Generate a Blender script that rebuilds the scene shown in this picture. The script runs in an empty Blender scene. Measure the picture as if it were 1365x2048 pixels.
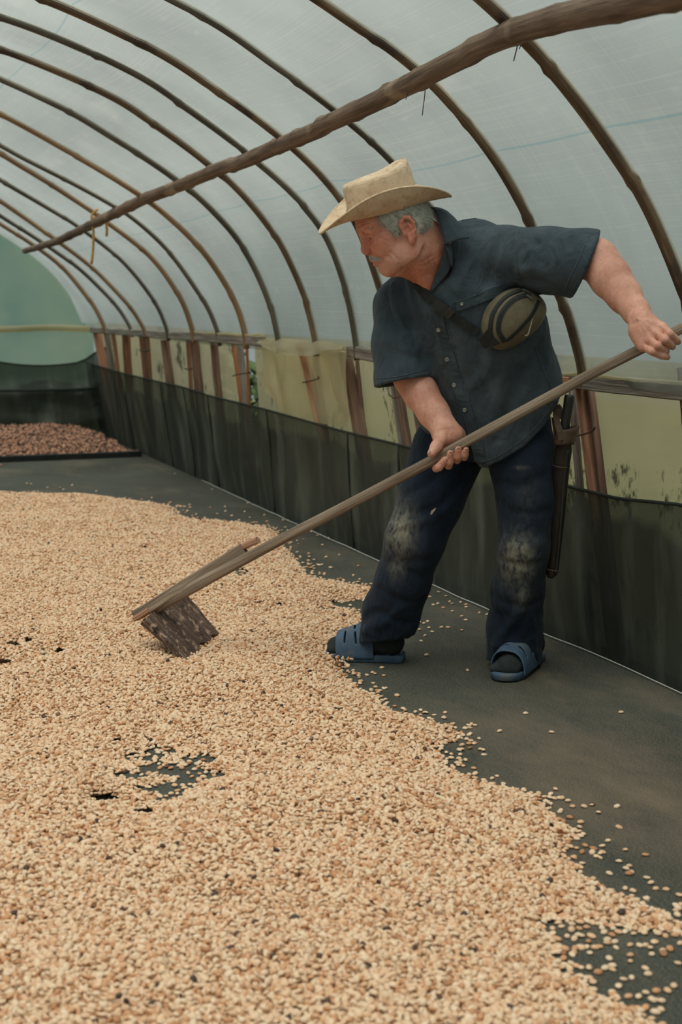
import bpy, bmesh, math, random
import numpy as np
from mathutils import Vector, Matrix, noise as mnoise
from mathutils.bvhtree import BVHTree

scene = bpy.context.scene
COL = scene.collection
random.seed(7)
RNG = np.random.default_rng(7)

# ------------------------------------------------------------------ camera
CAM_H = 1.1
FPX, CX, CY = 2844.0, 682.5, 1024.0          # focal length and centre for a 1365 x 2048 frame
YAW = math.radians(21.2768)
PITCH = math.radians(8.4598)
camd = bpy.data.cameras.new('camera')
cam = bpy.data.objects.new('camera', camd)
COL.objects.link(cam)
cam.location = (0, 0, CAM_H)
cam.rotation_euler = (math.pi / 2 - PITCH, 0, -YAW)
camd.sensor_fit = 'VERTICAL'
camd.sensor_height = 36.0
camd.lens = FPX / 2048.0 * 36.0
camd.clip_start = 0.05
camd.dof.use_dof = True
camd.dof.focus_distance = 4.05
camd.dof.aperture_fstop = 4.5
scene.camera = cam

# ------------------------------------------------------------------ sky, soft sun, exposure
world = bpy.data.worlds.new('overcast_sky')
scene.world = world
world.use_nodes = True
wn, wl = world.node_tree.nodes, world.node_tree.links
wn.clear()
w_out = wn.new('ShaderNodeOutputWorld')
w_bg = wn.new('ShaderNodeBackground')
w_tc = wn.new('ShaderNodeTexCoord')
w_sep = wn.new('ShaderNodeSeparateXYZ')
w_rmp = wn.new('ShaderNodeValToRGB')
wl.new(w_tc.outputs['Generated'], w_sep.inputs[0])
wl.new(w_sep.outputs['Z'], w_rmp.inputs[0])
wl.new(w_rmp.outputs[0], w_bg.inputs['Color'])
wl.new(w_bg.outputs[0], w_out.inputs['Surface'])
w_rmp.color_ramp.elements[0].position = 0.0
w_rmp.color_ramp.elements[0].color = (0.245, 0.285, 0.275, 1)
w_rmp.color_ramp.elements[1].position = 1.0
w_rmp.color_ramp.elements[1].color = (1.0, 1.02, 1.0, 1)
w_mid = w_rmp.color_ramp.elements.new(0.42); w_mid.color = (0.285, 0.325, 0.315, 1)
w_bg.inputs['Strength'].default_value = 1.0
sund = bpy.data.lights.new('veiled_sun', 'SUN')
sund.energy = 4.6
sund.angle = math.radians(50)
sund.color = (1.0, 0.96, 0.90)
sun = bpy.data.objects.new('veiled_sun', sund)
COL.objects.link(sun)
sun.rotation_euler = (math.radians(14), math.radians(-16), 0)
scene.view_settings.view_transform = 'Standard'
scene.view_settings.look = 'None'
scene.view_settings.gamma = 1.0
scene.view_settings.use_curve_mapping = False
scene.view_settings.exposure = 0.07
scene.cycles.max_bounces = 5
scene.cycles.adaptive_threshold = 0.025
scene.cycles.transparent_max_bounces = 10
scene.cycles.caustics_reflective = False
scene.cycles.caustics_refractive = False

# ------------------------------------------------------------------ photo -> place helpers
_R = np.array([math.cos(YAW), -math.sin(YAW), 0.0])
_F = np.array([math.sin(YAW) * math.cos(PITCH), math.cos(YAW) * math.cos(PITCH), -math.sin(PITCH)])
_U = np.cross(_R, _F)
_FH = np.array([math.sin(YAW), math.cos(YAW), 0.0])
_C = np.array([0, 0, CAM_H])
def ray(u, v): return _F + (u - CX) / FPX * _R + (CY - v) / FPX * _U
def onz(u, v, z=0.0):
    d = ray(u, v); return _C + d * (z - CAM_H) / d[2]
def ony(u, v, y):
    d = ray(u, v); return _C + d * y / d[1]
def onx(u, v, x):
    d = ray(u, v); return _C + d * x / d[0]
def at(u, v, w):
    d = ray(u, v); return _C + d * w / (d @ _FH)

# ------------------------------------------------------------------ object helpers
def props(o, label=None, cat=None, group=None, kind=None):
    if label: o['label'] = label
    if cat: o['category'] = cat
    if group: o['group'] = group
    if kind: o['kind'] = kind
    return o
def empty(name, loc, **k):
    o = bpy.data.objects.new(name, None)
    COL.objects.link(o); o.location = loc; o.empty_display_size = 0.05
    return props(o, **k)
def mesh_obj(name, V, F, m, parent=None, smooth=True, uv=None, solid=0.0, subs=0, **k):
    """V in world coordinates; under a parent the vertices are stored relative to the parent's origin."""
    V = np.asarray(V, float)
    org = np.zeros(3)
    if parent is not None:
        p = parent
        while p is not None:
            org += np.array(p.location); p = p.parent
    me = bpy.data.meshes.new(name)
    me.from_pydata((V - org).tolist(), [], [list(map(int, f)) for f in F])
    if uv is not None:
        lay = me.uv_layers.new(name='UVMap')
        li = np.empty(len(me.loops), np.int32); me.loops.foreach_get('vertex_index', li)
        lay.data.foreach_set('uv', np.asarray(uv, np.float32)[li].ravel())
    if smooth: me.polygons.foreach_set('use_smooth', [True] * len(me.polygons))
    me.update()
    if m is not None: me.materials.append(m)
    o = bpy.data.objects.new(name, me)
    COL.objects.link(o)
    if parent is not None: o.parent = parent
    if solid:
        s = o.modifiers.new('solid', 'SOLIDIFY'); s.thickness = solid; s.offset = 0
    if subs:
        s = o.modifiers.new('sub', 'SUBSURF'); s.levels = subs; s.render_levels = subs
    return props(o, **k)
def link_mesh(name, me, loc, rot=(0, 0, 0), scale=(1, 1, 1), parent=None, **k):
    o = bpy.data.objects.new(name, me)
    COL.objects.link(o); o.location = loc; o.rotation_euler = rot; o.scale = scale
    if parent is not None: o.parent = parent
    return props(o, **k)
def frames(P):
    P = np.asarray(P, float); n = len(P)
    T = np.gradient(P, axis=0); T /= np.linalg.norm(T, axis=1)[:, None] + 1e-12
    a = np.array([0, 0, 1.0]) if abs(T[0][2]) < 0.9 else np.array([1.0, 0, 0])
    N = np.zeros_like(P); b = np.cross(T[0], a); b /= np.linalg.norm(b); N[0] = b
    for i in range(1, n):
        v = N[i - 1] - T[i] * (N[i - 1] @ T[i]); N[i] = v / (np.linalg.norm(v) + 1e-12)
    return T, N, np.cross(T, N)
def tube(P, r, seg=10, squash=1.0, cap=True, up=None):
    """tube along points P, r a number or one per point; returns verts, faces, uv (u = metres along, v = around)"""
    P = np.asarray(P, float); n = len(P); r = np.broadcast_to(np.asarray(r, float), (n,))
    T, N, B = frames(P)
    if up is not None:
        up = np.asarray(up, float)
        B = up - T * (T @ up)[:, None]; B /= np.linalg.norm(B, axis=1)[:, None]; N = np.cross(B, T)
    s = np.concatenate([[0], np.cumsum(np.linalg.norm(np.diff(P, axis=0), axis=1))])
    a = np.linspace(0, 2 * math.pi, seg, endpoint=False)
    V = (P[:, None] + r[:, None, None] * (np.cos(a)[None, :, None] * N[:, None] + squash * np.sin(a)[None, :, None] * B[:, None])).reshape(-1, 3)
    uv = np.stack([np.repeat(s, seg), np.tile(np.abs(np.linspace(-1, 1, seg, endpoint=False)) * np.pi * float(r.mean()), n)], 1)
    F = []
    for i in range(n - 1):
        for j in range(seg):
            k = (j + 1) % seg
            F.append((i * seg + j, i * seg + k, (i + 1) * seg + k, (i + 1) * seg + j))
    if cap:
        F.append(tuple(range(seg - 1, -1, -1))); F.append(tuple((n - 1) * seg + j for j in range(seg)))
    return V, F, uv
def grid_faces(nu, nv, wrap=False):
    F = []
    for i in range(nu - 1):
        for j in range(nv if wrap else nv - 1):
            k = (j + 1) % nv
            F.append((i * nv + j, i * nv + k, (i + 1) * nv + k, (i + 1) * nv + j))
    return F
def resample(P, n):
    """smooth Catmull-Rom through P, n points"""
    P = np.asarray(P, float)
    Q = np.vstack([2 * P[0] - P[1], P, 2 * P[-1] - P[-2]])
    m = len(P) - 1
    out = []
    for t in np.linspace(0, m, n):
        i = min(int(t), m - 1); f = t - i
        a, b, c, d = Q[i], Q[i + 1], Q[i + 2], Q[i + 3]
        out.append(0.5 * (2 * b + (c - a) * f + (2 * a - 5 * b + 4 * c - d) * f * f + (3 * b - a - 3 * c + d) * f ** 3))
    return np.array(out)
def board(P0, P1, w, t, side, m, name, parent=None, bow=0.0, taper=0.0, seed=0, n=7, **k):
    """sawn wooden board from P0 to P1, w wide along 'side', t thick, with slightly uneven edges"""
    P0, P1 = np.asarray(P0, float), np.asarray(P1, float)
    ax = P1 - P0; L = np.linalg.norm(ax); ax /= L
    side = np.asarray(side, float); side = side - ax * (side @ ax); side /= np.linalg.norm(side)
    nr = np.cross(ax, side)
    rg = np.random.default_rng(seed + 11)
    V, uv = [], []
    for i in range(n):
        f = i / (n - 1); c = P0 + ax * L * f + nr * bow * 4 * f * (1 - f)
        ww = w * (1 - taper * f) * (1 + rg.normal(0, .03)); tt = t * (1 + rg.normal(0, .04))
        c = c + side * rg.normal(0, w * .02)
        b = min(.004, .18 * min(ww, tt))
        prof = [(-ww/2+b, -tt/2), (ww/2-b, -tt/2), (ww/2, -tt/2+b), (ww/2, tt/2-b), (ww/2-b, tt/2), (-ww/2+b, tt/2), (-ww/2, tt/2-b), (-ww/2, -tt/2+b)]
        for q, (a, b2) in enumerate(prof):
            V.append(c + side * a + nr * b2); uv.append((L * f + seed * 1.37, (a + b2) + seed * .31))
    F = grid_faces(n, 8, True) + [tuple(range(7, -1, -1)), tuple((n - 1) * 8 + j for j in range(8))]
    return mesh_obj(name, V, F, m, parent, smooth=False, uv=uv, **k)

# ------------------------------------------------------------------ materials
def new_mat(name):
    m = bpy.data.materials.new(name); m.use_nodes = True
    nt = m.node_tree; nt.nodes.clear()
    out = nt.nodes.new('ShaderNodeOutputMaterial')
    return m, nt.nodes, nt.links, out
def N(nodes, t, **k):
    n = nodes.new(t)
    for a, b in k.items():
        if a.startswith('i_'): n.inputs[a[2:].replace('_', ' ')].default_value = b
        else: setattr(n, a, b)
    return n
def ramp(nodes, stops, interp='LINEAR'):
    r = nodes.new('ShaderNodeValToRGB'); cr = r.color_ramp; cr.interpolation = interp
    while len(cr.elements) < len(stops): cr.elements.new(0.5)
    for e, (p, c) in zip(cr.elements, stops):
        e.position = p; e.color = tuple(c) + ((1,) if len(c) == 3 else ())
    return r
def coords(nodes, links, space='Object', scale=(1, 1, 1), rot=(0, 0, 0)):
    tc = nodes.new('ShaderNodeTexCoord'); mp = nodes.new('ShaderNodeMapping')
    mp.inputs['Scale'].default_value = scale; mp.inputs['Rotation'].default_value = rot
    links.new(tc.outputs[space], mp.inputs[0])
    return mp.outputs[0]
def simple(name, stops, scale=8, detail=6, stretch=(1, 1, 1), space='Object', rough=.85, bump=.2, bscale=60, bstretch=None, spec=.3, layers=(), sheen=0, bdist=.004, metal=0):
    """noise-ramped colour with a bump; layers = [(noise scale, lo, hi, colour, stretch)] of further stains"""
    m, ns, ls, out = new_mat(name)
    bs = N(ns, 'ShaderNodeBsdfPrincipled'); bs.inputs['Roughness'].default_value = rough
    bs.inputs['Specular IOR Level'].default_value = spec; bs.inputs['Sheen Weight'].default_value = sheen
    bs.inputs['Metallic'].default_value = metal
    nz = N(ns, 'ShaderNodeTexNoise'); nz.inputs['Scale'].default_value = scale; nz.inputs['Detail'].default_value = detail
    nz.inputs['Roughness'].default_value = .62
    ls.new(coords(ns, ls, space, stretch), nz.inputs['Vector'])
    r = ramp(ns, stops); ls.new(nz.outputs['Fac'], r.inputs[0])
    colr = r.outputs[0]
    for (sc, lo, hi, c, st) in layers:
        n2 = N(ns, 'ShaderNodeTexNoise'); n2.inputs['Scale'].default_value = sc; n2.inputs['Detail'].default_value = 6
        ls.new(coords(ns, ls, space, st), n2.inputs['Vector'])
        r2 = ramp(ns, [(lo, (0, 0, 0)), (hi, (1, 1, 1))]); ls.new(n2.outputs['Fac'], r2.inputs[0])
        mx = N(ns, 'ShaderNodeMix', data_type='RGBA'); mx.inputs['B'].default_value = tuple(c) + (1,)
        ls.new(r2.outputs[0], mx.inputs['Factor']); ls.new(colr, mx.inputs['A']); colr = mx.outputs['Result']
    ls.new(colr, bs.inputs['Base Color'])
    if bump:
        n3 = N(ns, 'ShaderNodeTexNoise'); n3.inputs['Scale'].default_value = bscale; n3.inputs['Detail'].default_value = 8
        ls.new(coords(ns, ls, space, bstretch or stretch), n3.inputs['Vector'])
        bp = N(ns, 'ShaderNodeBump'); bp.inputs['Strength'].default_value = bump; bp.inputs['Distance'].default_value = bdist
        ls.new(n3.outputs['Fac'], bp.inputs['Height']); ls.new(bp.outputs[0], bs.inputs['Normal'])
    ls.new(bs.outputs[0], out.inputs[0])
    return m
def wood(name, dark, mid, light, rough=.85, stains=()):
    return simple(name, [(.28, dark), (.5, mid), (.74, light)], scale=26, stretch=(.11, 2.4, 1), space='UV', rough=rough, bump=.7, bscale=80, bstretch=(.08, 1.6, 1), bdist=.006, layers=stains)
# ================================================================== THE TUNNEL
M_rib = wood('bamboo_rib', (.035, .023, .014), (.115, .074, .043), (.26, .17, .10), rough=.6, stains=[(5, .52, .62, (.05, .032, .024), (1, 1, 1))])
M_rib_pale = wood('pale_bamboo_rib', (.10, .06, .03), (.24, .14, .075), (.40, .26, .14), rough=.6)
M_rib_dark = wood('dark_bamboo_rib', (.03, .027, .022), (.08, .07, .056), (.17, .15, .12), rough=.55)
M_bark = wood('bark_pole', (.055, .036, .026), (.165, .112, .080), (.30, .21, .155), stains=[(7, .60, .68, (.34, .25, .17), (.5, 1, 1))])
M_grey = wood('weathered_board', (.07, .062, .053), (.20, .175, .15), (.38, .345, .30))
M_red = wood('reddish_plank', (.14, .068, .042), (.33, .165, .100), (.47, .27, .17), stains=[(9, .6, .75, (.10, .06, .04), (.4, 1, 1))])
M_brown = wood('brown_plank', (.05, .033, .024), (.15, .092, .064), (.28, .18, .125))
M_orange = wood('fresh_plank', (.2, .075, .035), (.38, .16, .07), (.5, .25, .13))

def film_mat(name, tint, glow, trans=.55, stains=None, lines=True, blue=False, dark=None):
    """old greenhouse sheet: part see-through, part diffusing, with a fine scrim and scratches"""
    m, ns, ls, out = new_mat(name)
    uvc = coords(ns, ls, 'UV')
    nz = N(ns, 'ShaderNodeTexNoise'); nz.inputs['Scale'].default_value = 1.6; nz.inputs['Detail'].default_value = 3
    ls.new(uvc, nz.inputs['Vector'])
    r = ramp(ns, [(.3, dark or [c * .80 for c in tint]), (.7, [c * 1.04 for c in tint])]); ls.new(nz.outputs['Fac'], r.inputs[0])
    colr = r.outputs[0]
    if lines:                                      # scrim threads and scratches running along the sheet
        for st, lo, hi, a in (((.6, 170, 1), .52, .78, .30), ((90, .8, 1), .54, .8, .20), ((9, 30, 1), .60, .78, .22), ((2.2, 3.0, 1), .62, .9, .5)):
            n2 = N(ns, 'ShaderNodeTexNoise'); n2.inputs['Scale'].default_value = 1.0; n2.inputs['Detail'].default_value = 2
            ls.new(coords(ns, ls, 'UV', st), n2.inputs['Vector'])
            r2 = ramp(ns, [(lo, (0, 0, 0)), (hi, (a, a, a))]); ls.new(n2.outputs['Fac'], r2.inputs[0])
            mx = N(ns, 'ShaderNodeMix', data_type='RGBA'); mx.inputs['B'].default_value = (.95, .93, .84, 1)
            ls.new(r2.outputs[0], mx.inputs['Factor']); ls.new(colr, mx.inputs['A']); colr = mx.outputs['Result']
    if blue:                                       # blue marker threads woven into the sheet
        sp = N(ns, 'ShaderNodeSeparateXYZ'); ls.new(uvc, sp.inputs[0])
        for v0 in (.78, 1.92):
            d = N(ns, 'ShaderNodeMath', operation='SUBTRACT'); d.inputs[1].default_value = v0; ls.new(sp.outputs['Y'], d.inputs[0])
            ab = N(ns, 'ShaderNodeMath', operation='ABSOLUTE'); ls.new(d.outputs[0], ab.inputs[0])
            lt = N(ns, 'ShaderNodeMath', operation='LESS_THAN'); lt.inputs[1].default_value = .0035; ls.new(ab.outputs[0], lt.inputs[0])
            ml = N(ns, 'ShaderNodeMath', operation='MULTIPLY'); ml.inputs[1].default_value = .30; ls.new(lt.outputs[0], ml.inputs[0])
            mx = N(ns, 'ShaderNodeMix', data_type='RGBA'); mx.inputs['B'].default_value = (.12, .42, .50, 1)
            ls.new(ml.outputs[0], mx.inputs['Factor']); ls.new(colr, mx.inputs['A']); colr = mx.outputs['Result']
    fac = None
    if stains:                                     # mould: dark, blocks the light
        n2 = N(ns, 'ShaderNodeTexNoise'); n2.inputs['Scale'].default_value = 22; n2.inputs['Detail'].default_value = 10; n2.inputs['Roughness'].default_value = .75
        ls.new(coords(ns, ls, 'UV', (1.3, .6, 1)), n2.inputs['Vector'])
        n4 = N(ns, 'ShaderNodeTexNoise'); n4.inputs['Scale'].default_value = 3.2; ls.new(uvc, n4.inputs['Vector'])
        ml = N(ns, 'ShaderNodeMath', operation='MULTIPLY'); ls.new(n2.outputs['Fac'], ml.inputs[0]); ls.new(n4.outputs['Fac'], ml.inputs[1])
        r2 = ramp(ns, [(.295, (0, 0, 0)), (.345, (.85, .85, .85))]); ls.new(ml.outputs[0], r2.inputs[0])
        mx = N(ns, 'ShaderNodeMix', data_type='RGBA'); mx.inputs['B'].default_value = tuple(stains) + (1,)
        ls.new(r2.outputs[0], mx.inputs['Factor']); ls.new(colr, mx.inputs['A']); colr = mx.outputs['Result']
    tr = N(ns, 'ShaderNodeBsdfTransparent'); ls.new(colr, tr.inputs[0])
    tl = N(ns, 'ShaderNodeBsdfTranslucent'); ls.new(colr, tl.inputs[0])
    df = N(ns, 'ShaderNodeBsdfPrincipled'); df.inputs['Roughness'].default_value = .38; df.inputs['Specular IOR Level'].default_value = .35
    ls.new(colr, df.inputs['Base Color'])
    nb = N(ns, 'ShaderNodeTexNoise'); nb.inputs['Scale'].default_value = 5; nb.inputs['Detail'].default_value = 2; ls.new(uvc, nb.inputs['Vector'])
    bp = N(ns, 'ShaderNodeBump'); bp.inputs['Strength'].default_value = .25; bp.inputs['Distance'].default_value = .02
    ls.new(nb.outputs['Fac'], bp.inputs['Height']); ls.new(bp.outputs[0], df.inputs['Normal'])
    m1 = N(ns, 'ShaderNodeMixShader'); m1.inputs[0].default_value = glow; ls.new(df.outputs[0], m1.inputs[1]); ls.new(tl.outputs[0], m1.inputs[2])
    m2 = N(ns, 'ShaderNodeMixShader'); m2.inputs[0].default_value = trans; ls.new(m1.outputs[0], m2.inputs[1]); ls.new(tr.outputs[0], m2.inputs[2])
    ls.new(m2.outputs[0], out.inputs[0])
    return m
M_film = film_mat('greenhouse_film', (.655, .705, .675), .7, .62, blue=True)
M_film_low = film_mat('yellowed_film', (.66, .59, .40), .72, .20, stains=(.05, .048, .038), lines=False)
M_film_end = film_mat('green_film', (.54, .64, .50), .75, .32, lines=False, dark=(.33, .50, .45))
M_film_drape = film_mat('crumpled_film', (.80, .74, .55), .62, .34, lines=False)

M_highlight = film_mat('rib_highlight', (.97, .95, .88), .85, .62, lines=False)  # pale colour standing in for the lit edge of the ribs
# ---- cross-section of the roof as (x, z), right eave to ridge, mirrored to the left eave
PROFILE = [(2.318, .845), (2.315, .893), (2.26, 1.10), (2.135, 1.348), (1.97, 1.535), (1.78, 1.69), (1.555, 1.845), (1.327, 1.98), (.89, 2.136), (.435, 2.23), (0, 2.26)]
def profile_pts(tr, n=44):
    """right half of one rib from traced (x, z) points near the eave, easing into the common profile, plus the mirrored left half"""
    pf = resample(PROFILE, 120)
    tp = np.array(sorted(tr, key=lambda q: q[1]))
    s = pf[:, 1]
    # sideways deviation of the trace from the profile at the same height
    px = np.interp(tp[:, 1], s, pf[:, 0])
    dev = tp[:, 0] - px
    dx = np.interp(s, tp[:, 1], dev) * np.clip((2.26 - s) / .25, 0, 1)
    ker = np.ones(15) / 15
    dx = np.convolve(np.pad(dx, 7, 'edge'), ker, 'valid')
    right = np.stack([pf[:, 0] + dx, pf[:, 1]], 1)
    left = pf[::-1][1:] * [-1, 1]
    full = np.vstack([right, left])
    d = np.concatenate([[0], np.cumsum(np.linalg.norm(np.diff(full, axis=0), axis=1))])
    q = np.linspace(0, d[-1], 2 * n)
    return np.stack([np.interp(q, d, full[:, 0]), np.interp(q, d, full[:, 1])], 1)
RIBS = [  # (distance down the tunnel, points on the rib in the photo, radius, material)
 (3.06, [(970,0),(1040,65),(1180,240),(1300,440),(1365,590)], .0150, M_rib),
 (3.70, [(640,0),(820,120),(930,245),(1050,440),(1115,590),(1165,745)], .0135, M_rib),
 (4.32, [(335,0),(500,95),(700,240),(790,325)], .0115, M_rib_dark),
 (4.96, [(100,0),(300,95),(560,270),(690,410),(750,555)], .0140, M_rib),
 (5.50, [(0,35),(240,140),(480,300),(640,450),(690,580),(712,690)], .0135, M_rib_dark),
 (6.00, [(0,95),(215,185),(425,330),(560,490),(610,600),(628,672)], .0140, M_rib),
 (6.50, [(0,165),(150,230),(350,355),(490,500),(535,590),(555,670)], .0135, M_rib_dark),
 (7.02, [(0,233),(280,390),(430,540),(470,600),(490,668)], .0140, M_rib_pale),
 (7.50, [(0,290),(240,415),(380,560),(425,625),(440,668)], .0120, M_rib_dark),
 (8.00, [(0,307),(195,430),(320,530),(365,600),(387,665)], .0150, M_rib_pale),
 (8.60, [(0,360),(160,455),(270,550),(315,610),(335,660)], .0130, M_rib_dark),
 (9.20, [(0,400),(110,480),(220,570),(290,655)], .0140, M_rib_pale),
 (9.65, [(0,432),(100,495),(200,575),(262,652)], .0130, M_rib_dark),
 (10.45, [(0,448),(110,520),(165,580),(210,650)], .0150, M_rib_pale),
]
ORD = ['first', 'second', 'third', 'fourth', 'fifth', 'sixth', 'seventh', 'eighth', 'ninth', 'tenth', 'eleventh', 'twelfth', 'thirteenth', 'fourteenth']
RIBCURVES = []
RIBS = [(y * 1.036, px, rad, m) for y, px, rad, m in RIBS]
for i, (y, px, rad, m) in enumerate(RIBS):
    tr = [ony(u, v, y)[[0, 2]] for u, v in px]
    c = profile_pts(tr)
    RIBCURVES.append((y, c))
    P = np.stack([c[:, 0], np.full(len(c), y), c[:, 1]], 1)
    P = resample(P, 260)
    rg = np.random.default_rng(100 + i)
    P[:, 1] += np.interp(np.linspace(0, 1, 260), np.linspace(0, 1, 9), rg.normal(0, .010, 9))
    s = np.concatenate([[0], np.cumsum(np.linalg.norm(np.diff(P, axis=0), axis=1))])
    r = np.full(260, rad) * (1 + .08 * np.sin(s * 2.1 + i))
    k = .22 + .1 * rg.random()
    while k < s[-1]:                                # bamboo nodes
        r *= 1 + .24 * np.exp(-((s - k) / .012) ** 2) - .10 * np.exp(-((s - k - .03) / .012) ** 2)
        P[s > k] += rg.normal(0, .002, 3)
        k += .30 + .12 * rg.random()
    V, F, uv = tube(P, r, 10)
    uv[:, 0] += i * 3.3
    where = ['the nearest and thickest, running down to the right edge', 'coming down behind the rear hand and the lifted elbow', 'thin, coming down behind the straw hat'][i] if i < 3 else \
        ORD[i] + ' counted back from the thick one at the right edge'
    rib = mesh_obj('roof_rib', V, F, m, uv=uv, label='bent bamboo roof rib, ' + where, cat='roof rib', group='roof ribs of the tunnel')
    T_, _, _ = frames(P)                             # added pale strip imitating the bright highlight along the pole, on the near side
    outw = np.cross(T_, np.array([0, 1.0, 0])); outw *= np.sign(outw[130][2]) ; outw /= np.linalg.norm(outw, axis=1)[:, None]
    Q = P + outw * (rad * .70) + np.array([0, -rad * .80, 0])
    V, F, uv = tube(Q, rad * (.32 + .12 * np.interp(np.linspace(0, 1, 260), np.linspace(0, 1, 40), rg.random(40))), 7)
    mesh_obj('highlight_strip', V, F, M_highlight, rib, uv=uv)

# ---- the cover film, lying on the ribs
ys = [-2.2, -1.2, -.2, .8, 1.7, 2.4] + [r[0] for r in RIBS] + [11.3, 11.7]
base = RIBCURVES[0][1]; last = RIBCURVES[-1][1]
prof = []
for y in ys:
    near = [c for yy, c in RIBCURVES if abs(yy - y) < 1e-6]
    prof.append(near[0] if near else (base if y < 3 else last))
prof = np.array(prof)
ydense, pd = [], []
for i in range(len(ys) - 1):
    for f in np.linspace(0, 1, 7)[:-1]:
        ydense.append(ys[i] * (1 - f) + ys[i + 1] * f)
        sag = .012 * math.sin(math.pi * f)
        c = prof[i] * (1 - f) + prof[i + 1] * f
        t = np.gradient(c, axis=0); nrm = np.stack([t[:, 1], -t[:, 0]], 1); nrm /= np.linalg.norm(nrm, axis=1)[:, None]
        if nrm[len(nrm) // 2][1] < 0: nrm = -nrm
        pd.append(c + nrm * (.020 - sag))
ydense.append(ys[-1]); pd.append(prof[-1] + [0, .02])
pd = np.array(pd); nY, nC = pd.shape[:2]
s_arc = np.concatenate([[0], np.cumsum(np.linalg.norm(np.diff(pd[60], axis=0), axis=1))])
V = np.stack([pd[..., 0], np.repeat(np.array(ydense)[:, None], nC, 1), pd[..., 1]], -1).reshape(-1, 3)
UV = np.stack([np.repeat(np.array(ydense)[:, None], nC, 1), np.repeat(s_arc[None], nY, 0)], -1).reshape(-1, 2)
mesh_obj('ceiling', V, grid_faces(nY, nC), M_film, uv=UV, kind='structure', label='translucent greenhouse film stretched over the bamboo ribs', cat='film roof')

# ---- outside ground, floor
M_ground = simple('outside_ground', [(.3, (.06, .085, .03)), (.7, (.14, .15, .06))], scale=3, bump=.4, bscale=20)
mesh_obj('ground', [(-9, -6, -.06), (9, -6, -.06), (9, 16, -.06), (-9, 16, -.06)], [(0, 1, 2, 3)], M_ground, smooth=False, kind='structure', label='grassy earth around the drying tunnel', cat='ground')

def floor_mat():
    m, ns, ls, out = new_mat('dark_drying_mat')
    bs = N(ns, 'ShaderNodeBsdfPrincipled'); bs.inputs['Roughness'].default_value = .72; bs.inputs['Specular IOR Level'].default_value = .32
    oc = coords(ns, ls, 'Object')
    n1 = N(ns, 'ShaderNodeTexNoise'); n1.inputs['Scale'].default_value = 1.4; n1.inputs['Detail'].default_value = 8; ls.new(oc, n1.inputs['Vector'])
    r1 = ramp(ns, [(.3, (.020, .025, .021)), (.55, (.038, .044, .037)), (.78, (.070, .074, .062))]); ls.new(n1.outputs['Fac'], r1.inputs[0])
    # dusty film of bean skins, dragged in streaks
    n2 = N(ns, 'ShaderNodeTexNoise'); n2.inputs['Scale'].default_value = 2.6; n2.inputs['Detail'].default_value = 9; n2.inputs['Roughness'].default_value = .7
    ls.new(coords(ns, ls, 'Object', (1.0, .45, 1), (0, 0, .5)), n2.inputs['Vector'])
    # worn brown area beside the man's path
    sp = N(ns, 'ShaderNodeVectorMath', operation='DISTANCE'); sp.inputs[1].default_value = (1.78, 2.72, 0); ls.new(oc, sp.inputs[0])
    mr = N(ns, 'ShaderNodeMapRange'); mr.inputs['From Min'].default_value = .95; mr.inputs['From Max'].default_value = .1
    mr.inputs['To Min'].default_value = 0; mr.inputs['To Max'].default_value = .16; ls.new(sp.outputs['Value'], mr.inputs['Value'])
    ad = N(ns, 'ShaderNodeMath', operation='ADD'); ls.new(n2.outputs['Fac'], ad.inputs[0]); ls.new(mr.outputs[0], ad.inputs[1])
    r2 = ramp(ns, [(.50, (0, 0, 0)), (.84, (.75, .75, .75))]); ls.new(ad.outputs[0], r2.inputs[0])
    mx = N(ns, 'ShaderNodeMix', data_type='RGBA'); mx.inputs['B'].default_value = (.20, .145, .10, 1)
    ls.new(r2.outputs[0], mx.inputs['Factor']); ls.new(r1.outputs[0], mx.inputs['A'])
    # weave specks
    n3 = N(ns, 'ShaderNodeTexNoise'); n3.inputs['Scale'].default_value = 150; n3.inputs['Detail'].default_value = 6; n3.inputs['Roughness'].default_value = .7
    ls.new(coords(ns, ls, 'Object', (1, 3.2, 1), (0, 0, .45)), n3.inputs['Vector'])
    r3 = ramp(ns, [(.50, (0, 0, 0)), (.66, (.85, .85, .85))]); ls.new(n3.outputs['Fac'], r3.inputs[0])
    mx2 = N(ns, 'ShaderNodeMix', data_type='RGBA'); mx2.inputs['B'].default_value = (.24, .205, .155, 1)
    ls.new(r3.outputs[0], mx2.inputs['Factor']); ls.new(mx.outputs['Result'], mx2.inputs['A'])
    ls.new(mx2.outputs['Result'], bs.inputs['Base Color'])
    n4 = N(ns, 'ShaderNodeTexNoise'); n4.inputs['Scale'].default_value = 220; n4.inputs['Detail'].default_value = 5; ls.new(oc, n4.inputs['Vector'])
    bp = N(ns, 'ShaderNodeBump'); bp.inputs['Strength'].default_value = .35; bp.inputs['Distance'].default_value = .004; ls.new(n4.outputs['Fac'], bp.inputs['Height'])
    ls.new(bp.outputs[0], bs.inputs['Normal']); ls.new(bs.outputs[0], out.inputs[0])
    return m
M_floor = floor_mat()
gx, gy = np.linspace(-2.36, 2.5, 40), np.linspace(-2.2, 11.7, 110)
GX, GY = np.meshgrid(gx, gy, indexing='ij')
V = np.stack([GX, GY, np.zeros_like(GX)], -1).reshape(-1, 3)
mesh_obj('floor', V, grid_faces(40, 110), M_floor, kind='structure', label='dark woven mat spread over the tunnel floor', cat='floor')

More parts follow.
